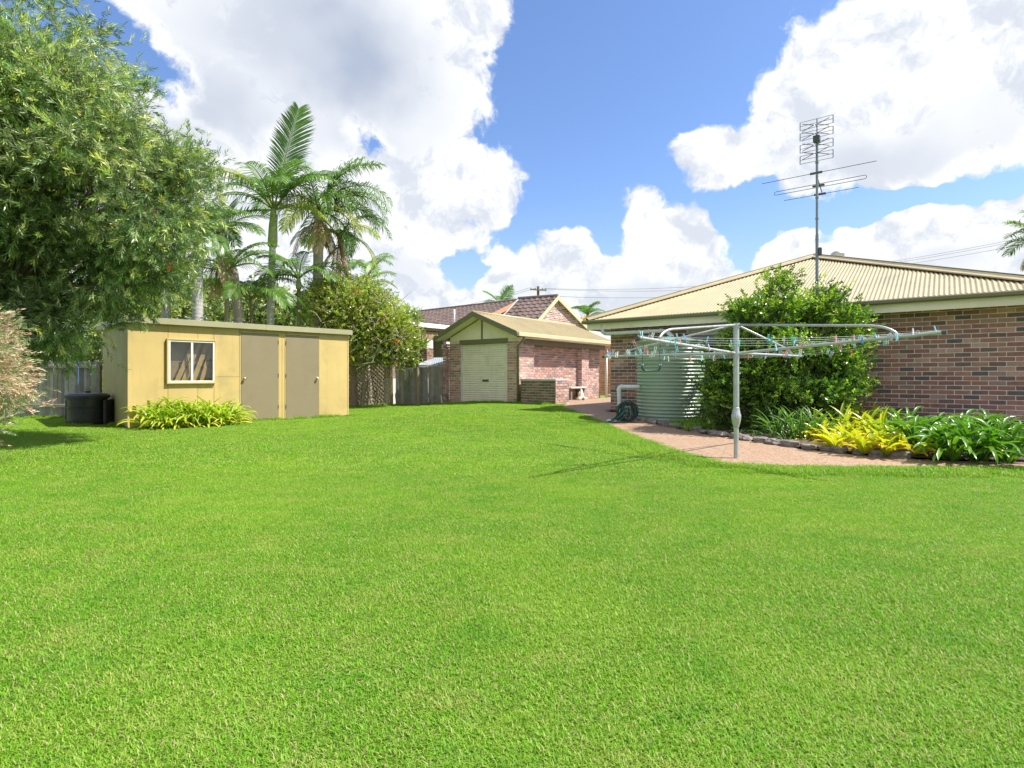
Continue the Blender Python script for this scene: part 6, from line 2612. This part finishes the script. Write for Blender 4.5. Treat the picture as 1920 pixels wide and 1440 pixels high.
def strap_clump(name, label, cat, pos, meshes, n, group, scale=1.0, spread=0.07, lean=None):
    t = thing(name, label, cat, pos, group)
    pos = Vector(pos)
    for i in range(n):
        az = i * 2.399 + random.uniform(-0.5, 0.5)
        q = pos + Vector((math.cos(az) * spread * random.random(), math.sin(az) * spread * random.random(), -0.02))
        s = scale * random.uniform(0.75, 1.08)
        o = inst('leaf', meshes[random.randrange(len(meshes))], t, q, (random.uniform(-0.25, 0.25), random.uniform(-0.25, 0.3), az), (s, s, s))
    return t


LIME = [(0.62, 0.042, R(72), 2.2, (0.20, 0.34, 0.03), (0.40, 0.46, 0.05)), (0.55, 0.045, R(60), 2.0, (0.24, 0.38, 0.035), (0.44, 0.46, 0.06)), (0.68, 0.040, R(80), 2.3, (0.16, 0.30, 0.03), (0.34, 0.44, 0.05)),
        (0.50, 0.040, R(45), 1.6, (0.30, 0.40, 0.04), (0.52, 0.50, 0.08)), (0.60, 0.046, R(68), 2.5, (0.14, 0.27, 0.03), (0.30, 0.40, 0.05)), (0.58, 0.040, R(84), 1.5, (0.18, 0.33, 0.03), (0.36, 0.46, 0.05)),
        (0.45, 0.042, R(35), 1.4, (0.34, 0.42, 0.06), (0.58, 0.52, 0.12))]
DARK = [(0.72, 0.052, R(70), 2.2, (0.054, 0.146, 0.014), (0.108, 0.258, 0.023)), (0.66, 0.056, R(58), 2.0, (0.065, 0.163, 0.016), (0.130, 0.284, 0.027)), (0.78, 0.050, R(80), 2.3, (0.047, 0.129, 0.014), (0.094, 0.232, 0.023)),
        (0.60, 0.055, R(45), 1.7, (0.072, 0.172, 0.016), (0.151, 0.301, 0.032)), (0.70, 0.054, R(64), 2.4, (0.058, 0.155, 0.014), (0.166, 0.318, 0.036)), (0.62, 0.050, R(84), 1.5, (0.050, 0.138, 0.014), (0.101, 0.241, 0.023))]
GOLD = [(0.42, 0.075, R(62), 1.1, (0.22, 0.32, 0.03), (0.58, 0.52, 0.03), {'blunt': True}), (0.40, 0.080, R(50), 1.1, (0.30, 0.36, 0.03), (0.64, 0.54, 0.03), {'blunt': True}), (0.46, 0.070, R(75), 0.8, (0.20, 0.33, 0.03), (0.52, 0.50, 0.03), {'blunt': True}),
        (0.36, 0.075, R(38), 1.0, (0.36, 0.36, 0.03), (0.66, 0.50, 0.04), {'blunt': True}), (0.38, 0.072, R(56), 1.4, (0.26, 0.30, 0.04), (0.60, 0.44, 0.06), {'blunt': True}), (0.34, 0.065, R(28), 0.9, (0.40, 0.30, 0.06), (0.46, 0.28, 0.10), {'blunt': True})]
TALLGOLD = [(0.70, 0.060, R(66), 1.0, (0.16, 0.28, 0.03), (0.52, 0.52, 0.04)), (0.66, 0.062, R(55), 1.0, (0.22, 0.33, 0.03), (0.60, 0.55, 0.04)), (0.74, 0.056, R(76), 0.8, (0.14, 0.27, 0.03), (0.46, 0.50, 0.04)),
            (0.58, 0.060, R(42), 1.2, (0.28, 0.34, 0.03), (0.62, 0.52, 0.05)), (0.55, 0.056, R(60), 1.6, (0.24, 0.30, 0.03), (0.56, 0.50, 0.05))]
DRY = [(0.55, 0.012, R(75), 1.8, (0.22, 0.22, 0.07), (0.42, 0.34, 0.18)), (0.60, 0.010, R(60), 1.9, (0.16, 0.20, 0.05), (0.36, 0.30, 0.15)), (0.50, 0.011, R(45), 1.4, (0.28, 0.24, 0.10), (0.48, 0.40, 0.24)), (0.45, 0.012, R(30), 1.0, (0.32, 0.27, 0.14), (0.50, 0.42, 0.27))]
FERN = [(0.50, 0.022, R(80), 1.2, (0.055, 0.125, 0.03), (0.10, 0.19, 0.05)), (0.45, 0.020, R(62), 1.5, (0.06, 0.13, 0.03), (0.11, 0.20, 0.05)), (0.40, 0.022, R(48), 1.2, (0.055, 0.12, 0.03), (0.095, 0.17, 0.045))]


def build_straps():
    lime, dark, gold = strap_set(LIME, M['gloss_leaf']), strap_set(DARK, M['gloss_leaf']), strap_set(GOLD, M['gloss_leaf'])
    tall, dry, fern = strap_set(TALLGOLD, M['gloss_leaf']), strap_set(DRY, M['leaf']), strap_set(FERN, M['leaf'])
    # along the shed front
    k = 0
    rows = []
    for i in range(8):
        rows.append((0.34 + 0.225 * i, 0.30 + random.uniform(-0.05, 0.06)))
    for i in range(6):
        rows.append((0.50 + 0.245 * i, 0.66 + random.uniform(-0.06, 0.05)))
    for j, (a, o) in enumerate(rows):
        p = S0 + SU * a + SN * o
        front = j >= 8
        i = j - 8 if front else j
        sc = 1.12 if front else 1.38
        if not front and a > 1.5:
            sc = 1.22
        strap_clump('lily_clump', '%s lime green strappy lily clump from the left in the %s row along the shed' % (ordinal(i), 'front' if front else 'back'), 'lily', (p.x, p.y, gz(p.x, p.y)), lime, 40, 'lime green lilies along the shed', sc)
    # dark lilies at the right
    pts = [(1700, 830), (1752, 836), (1805, 842), (1856, 846), (1905, 852), (1726, 860), (1780, 868), (1835, 871), (1885, 873)]
    for i, p in enumerate(pts):
        q = gp(*p)
        w = 'back' if i < 5 else 'front'
        strap_clump('lily_clump', '%s dark green lily clump from the left in the %s row below the brick wall' % (ordinal(i if i < 5 else i - 5), w), 'lily', (q.x, q.y, q.z + 0.06), dark, 38, 'dark green lilies below the brick wall', 1.05, 0.12)
    # yellow bromeliads
    pts = [(1545, 834), (1590, 842), (1635, 848), (1685, 854), (1572, 851), (1618, 857), (1662, 861), (1708, 862)]
    for i, p in enumerate(pts):
        q = gp(*p)
        strap_clump('bromeliad', '%s low golden yellow bromeliad from the left by the edging stones' % ordinal(i), 'bromeliad', (q.x, q.y, q.z + 0.07), gold, 24, 'golden bromeliads by the path', 0.95, 0.05)
    pts = [(1550, 812), (1590, 812), (1630, 815), (1668, 820), (1575, 826), (1615, 829), (1655, 834)]
    for i, p in enumerate(pts):
        q = gp(*p)
        strap_clump('bromeliad', '%s taller yellow green bromeliad from the left behind the low golden ones' % ordinal(i), 'bromeliad', (q.x, q.y, q.z + 0.06), tall, 24, 'tall yellow green bromeliads', 0.92, 0.09)
    for i, p in enumerate([(1492, 822), (1512, 832)]):
        q = gp(*p)
        strap_clump('bromeliad', '%s bromeliad with browning leaves left of the golden group' % ['small', 'second small'][i], 'bromeliad', (q.x, q.y, q.z + 0.05), gold, 13, 'browning bromeliads', 0.7, 0.04)
    for i, p in enumerate([(1290, 805), (1352, 812), (1386, 822), (1418, 826), (1476, 838)]):
        q = gp(*p)
        strap_clump('weed', '%s small leafy green weed from the left behind the edging stones' % ordinal(i), 'weed', (q.x, q.y, q.z + 0.05), fern, 16, 'weeds behind the edging stones', 0.5, 0.05)
    for i, p in enumerate([(1408, 812), (1432, 808), (1450, 818)]):
        q = gp(*p)
        strap_clump('dry_grass_tussock', '%s dry straw coloured grass tussock right of the hoist post' % ordinal(i), 'tussock', (q.x, q.y, q.z + 0.05), dry, 42, 'dry tussocks by the hoist post', 0.85, 0.06)
    for i, p in enumerate([(1462, 826), (1498, 829), (1532, 829), (1444, 818)]):
        q = gp(*p)
        strap_clump('fern_clump', '%s soft dark green fern clump at the foot of the tall shrub' % ordinal(i), 'fern', (q.x, q.y, q.z + 0.05), fern, 52, 'ferns under the tall shrub', 1.35, 0.16)


build_straps()


# ------------------------------------------------------------------ turf
def turf_patch(rad, n, h, w, seed, lie=0.75):
    r = np.random.default_rng(seed)
    a = r.uniform(0, 2 * np.pi, n)
    q = rad * np.sqrt(r.beta(1.0, 1.5, n))
    p = np.stack([q * np.cos(a), q * np.sin(a), np.full(n, -0.004)], 1)
    az = r.uniform(0, 2 * np.pi, n)
    tilt = np.clip(r.normal(lie, 0.38, n), 0.05, 1.5)
    L = h * r.uniform(0.55, 1.35, n)
    d = np.stack([np.cos(az) * np.sin(tilt), np.sin(az) * np.sin(tilt), np.cos(tilt)], 1)
    d2 = unit(d + np.stack([np.cos(az) * 0.7, np.sin(az) * 0.7, np.full(n, -0.35)], 1) * r.uniform(0.2, 0.9, (n, 1)))
    s = np.stack([-np.sin(az), np.cos(az), np.zeros(n)], 1)
    ww = (w * r.uniform(0.7, 1.3, n))[:, None]
    b = p + d * (L * 0.55)[:, None]
    c = b + d2 * (L * 0.45)[:, None]
    v = np.stack([p - s * ww * 0.5, p + s * ww * 0.5, b + s * ww * 0.45, b - s * ww * 0.45, c], 1).reshape(-1, 3)
    i = np.arange(n)[:, None] * 5
    cols = np.array([(0.160, 0.365, 0.016), (0.195, 0.405, 0.022), (0.135, 0.320, 0.015), (0.250, 0.430, 0.034), (0.32, 0.40, 0.08), (0.47, 0.41, 0.20)], np.float32)
    ci = r.choice(6, size=n, p=(0.27, 0.21, 0.17, 0.13, 0.10, 0.12))
    cc = cols[ci] * r.uniform(0.8, 1.2, (n, 1))
    m = MB()
    m.add(v, [i + np.array([[0, 1, 2, 3]]), i + np.array([[3, 2, 4]])], np.repeat(cc, 5, 0))
    return m


def scatter_group(patches):
    ng = bpy.data.node_groups.new('turf_scatter', 'GeometryNodeTree')
    ng.interface.new_socket('Geometry', in_out='INPUT', socket_type='NodeSocketGeometry')
    ng.interface.new_socket('Geometry', in_out='OUTPUT', socket_type='NodeSocketGeometry')
    N, Lk = ng.nodes, ng.links
    gi, go = N.new('NodeGroupInput'), N.new('NodeGroupOutput')
    ip = N.new('GeometryNodeInstanceOnPoints')
    jn = N.new('GeometryNodeJoinGeometry')
    for p in reversed(patches):
        oi = N.new('GeometryNodeObjectInfo')
        oi.inputs['Object'].default_value = p
        oi.inputs['As Instance'].default_value = True
        Lk.new(oi.outputs['Geometry'], jn.inputs[0])
    ip.inputs['Pick Instance'].default_value = True

    def attr(nm, ty):
        a = N.new('GeometryNodeInputNamedAttribute')
        a.data_type = ty
        a.inputs['Name'].default_value = nm
        return a.outputs['Attribute']
    Lk.new(gi.outputs[0], ip.inputs['Points'])
    Lk.new(jn.outputs[0], ip.inputs['Instance'])
    Lk.new(attr('idx', 'INT'), ip.inputs['Instance Index'])
    Lk.new(attr('rot', 'FLOAT_VECTOR'), ip.inputs['Rotation'])
    Lk.new(attr('sca', 'FLOAT_VECTOR'), ip.inputs['Scale'])
    Lk.new(ip.outputs[0], go.inputs[0])
    return ng


def build_grass():
    near = [turf_patch(0.30, 5000, 0.023, 0.0032, s, 1.08) for s in (1, 2, 3)]
    far = [turf_patch(0.55, 4200, 0.029, 0.0068, s, 1.08) for s in (4, 5, 6)]
    tall = [turf_patch(0.16, 160, 0.075, 0.0075, s, 0.45) for s in (7, 8)]
    objs = []
    for k, p in enumerate(near + far + tall):
        me = p.mesh('turf_patch')
        me.materials.append(M['turf'])
        objs.append(bpy.data.objects.new('turf_patch', me))      # used only through the scatter below
    pts, idx, rot, sca = [], [], [], []

    def put(x, y, i, s, hs=1.0):
        pts.append((x, y, gz(x, y)))
        idx.append(i)
        rot.append((0.0, 0.0, rng.uniform(0, 6.28)))
        sca.append((s, s, s * hs))
    X, Y = [], []

    def grid(y0, y1, st):
        out = []
        y = y0
        while y < y1:
            x = -1.0 * y - 2.5
            while x < 1.0 * y + 2.5:
                out.append((x + rng.uniform(-0.35, 0.35) * st, y + rng.uniform(-0.35, 0.35) * st))
                x += st
            y += st
        return out
    g1, g2 = np.array(grid(0.6, 6.6, 0.24)), np.array(grid(6.4, 21.5, 0.42))
    shed = [S0 - SU * 0.02 + SN * 0.02, S0 + SU * (SLEN + 0.02) + SN * 0.02, S0 + SU * SLEN - SN * 3.0, S0 - SN * 3.0]
    gar = [GL + B * 0.08, GR + B * 0.08, GR + B * 6, GL + B * 6]
    low = [GR - B * 0.02, GR + A * 1.55 - B * 0.02, GR + A * 1.6 + B * 1.2, GR + B * 1.2]
    HEDGE = {}
    for gset, fam, rad in ((g1, (0, 3), 0.28), (g2, (3, 6), 0.5)):
        x, y = gset[:, 0], gset[:, 1]
        ok = ~(in_poly(x, y, path_poly) | in_poly(x, y, bed_poly) | in_poly(x, y, shed) | in_poly(x, y, gar) | in_poly(x, y, low))
        ok &= (y < 20.4) & ~((x > 2.0) & (y > 13.0))
        # keep whole patches off the path: shrink those near its edge
        clear = np.ones(len(x))
        for f in (0.35, 0.6, 0.85, 1.0):
            hit = np.zeros(len(x), bool)
            for a in np.linspace(0, 6.28, 13)[:-1]:
                hit |= in_poly(x + math.cos(a) * rad * f, y + math.sin(a) * rad * f, path_poly) | in_poly(x + math.cos(a) * rad * f, y + math.sin(a) * rad * f, bed_poly)
            clear = np.where(hit & (clear == 1.0), max(0.0, f - 0.2), clear)
        for i in np.nonzero(ok)[0]:
            if clear[i] >= 1.0:
                put(x[i], y[i], int(rng.integers(*fam)), rng.uniform(0.95, 1.15), rng.uniform(0.85, 1.1))
    # small patches that close the strip along the path edge
    edge = dens([back_l + B * 0.2] + EDGE_OUT, 0.045)
    for i, e in enumerate(edge[:-1]):
        d = (edge[i + 1] - e).normalized()
        nrm = Vector((d.y, -d.x, 0))
        for off in (0.0, 0.06, 0.13, 0.21, 0.30, 0.40, 0.5):
            q = e + nrm * (off + rng.uniform(-0.03, 0.03))
            if off > 0 and in_poly(np.array([q.x]), np.array([q.y]), path_poly)[0]:
                continue
            if rng.random() < (0.75 if off < 0.3 else 0.5):
                put(q.x, q.y, int(rng.integers(6, 8)), rng.uniform(0.45, 0.75) if off < 0.1 else rng.uniform(0.7, 1.0), 0.75)
    # longer tufts where the mower does not reach
    lines = [(S0 + SU * 1.5 + SN * 0.06, S0 + SU * SLEN + SN * 0.06), (S0 + SU * SLEN + SN * 0.05, S0 + SU * SLEN - SN * 2.6), (S0 - SU * 0.06, S0 - SU * 0.06 - SN * 2.8), (Vector((-13.5, 14.3, 0)), Vector((-10.3, 14.0, 0))),
             (Vector((-6.2, 20.0, 0)), Vector((-2.3, 20.1, 0))), (GL - B * 0.05, GR - B * 0.05), (GR - B * 0.06, GR + A * 1.5 - B * 0.06), (Vector((-9.9, 12.0, 0)), Vector((-9.0, 12.0, 0)))]
    for (a, b) in lines:
        L = (b - a).length
        for k in range(int(L / 0.09)):
            q = a.lerp(b, random.random())
            put(q.x + rng.normal(0, 0.05), q.y + rng.normal(0, 0.05), int(rng.integers(6, 8)), rng.uniform(0.5, 1.1), rng.uniform(0.8, 1.6))
    # grass and weeds in the bed below the tank
    for k in range(60):
        q = gp(rng.uniform(1190, 1420), rng.uniform(797, 812))
        if in_poly(np.array([q.x]), np.array([q.y]), bed_poly)[0]:
            put(q.x, q.y, int(rng.integers(6, 8)), rng.uniform(0.8, 1.3), rng.uniform(0.9, 1.8))
            pts[-1] = (q.x, q.y, q.z + 0.06)
    me = bpy.data.meshes.new('grass')
    me.from_pydata(pts, [], [])
    a = me.attributes.new('idx', 'INT', 'POINT')
    a.data.foreach_set('value', np.array(idx, np.int32))
    a = me.attributes.new('rot', 'FLOAT_VECTOR', 'POINT')
    a.data.foreach_set('vector', np.array(rot, np.float32).ravel())
    a = me.attributes.new('sca', 'FLOAT_VECTOR', 'POINT')
    a.data.foreach_set('vector', np.array(sca, np.float32).ravel())
    me.materials.append(M['turf'])
    o = bpy.data.objects.new('grass', me)
    COL.objects.link(o)
    tag(o, 'short bright green mown turf covering the whole back yard', 'grass', kind='stuff')
    md = o.modifiers.new('scatter', 'NODES')
    md.node_group = scatter_group(objs)
    print('turf patches', len(pts))


build_grass()
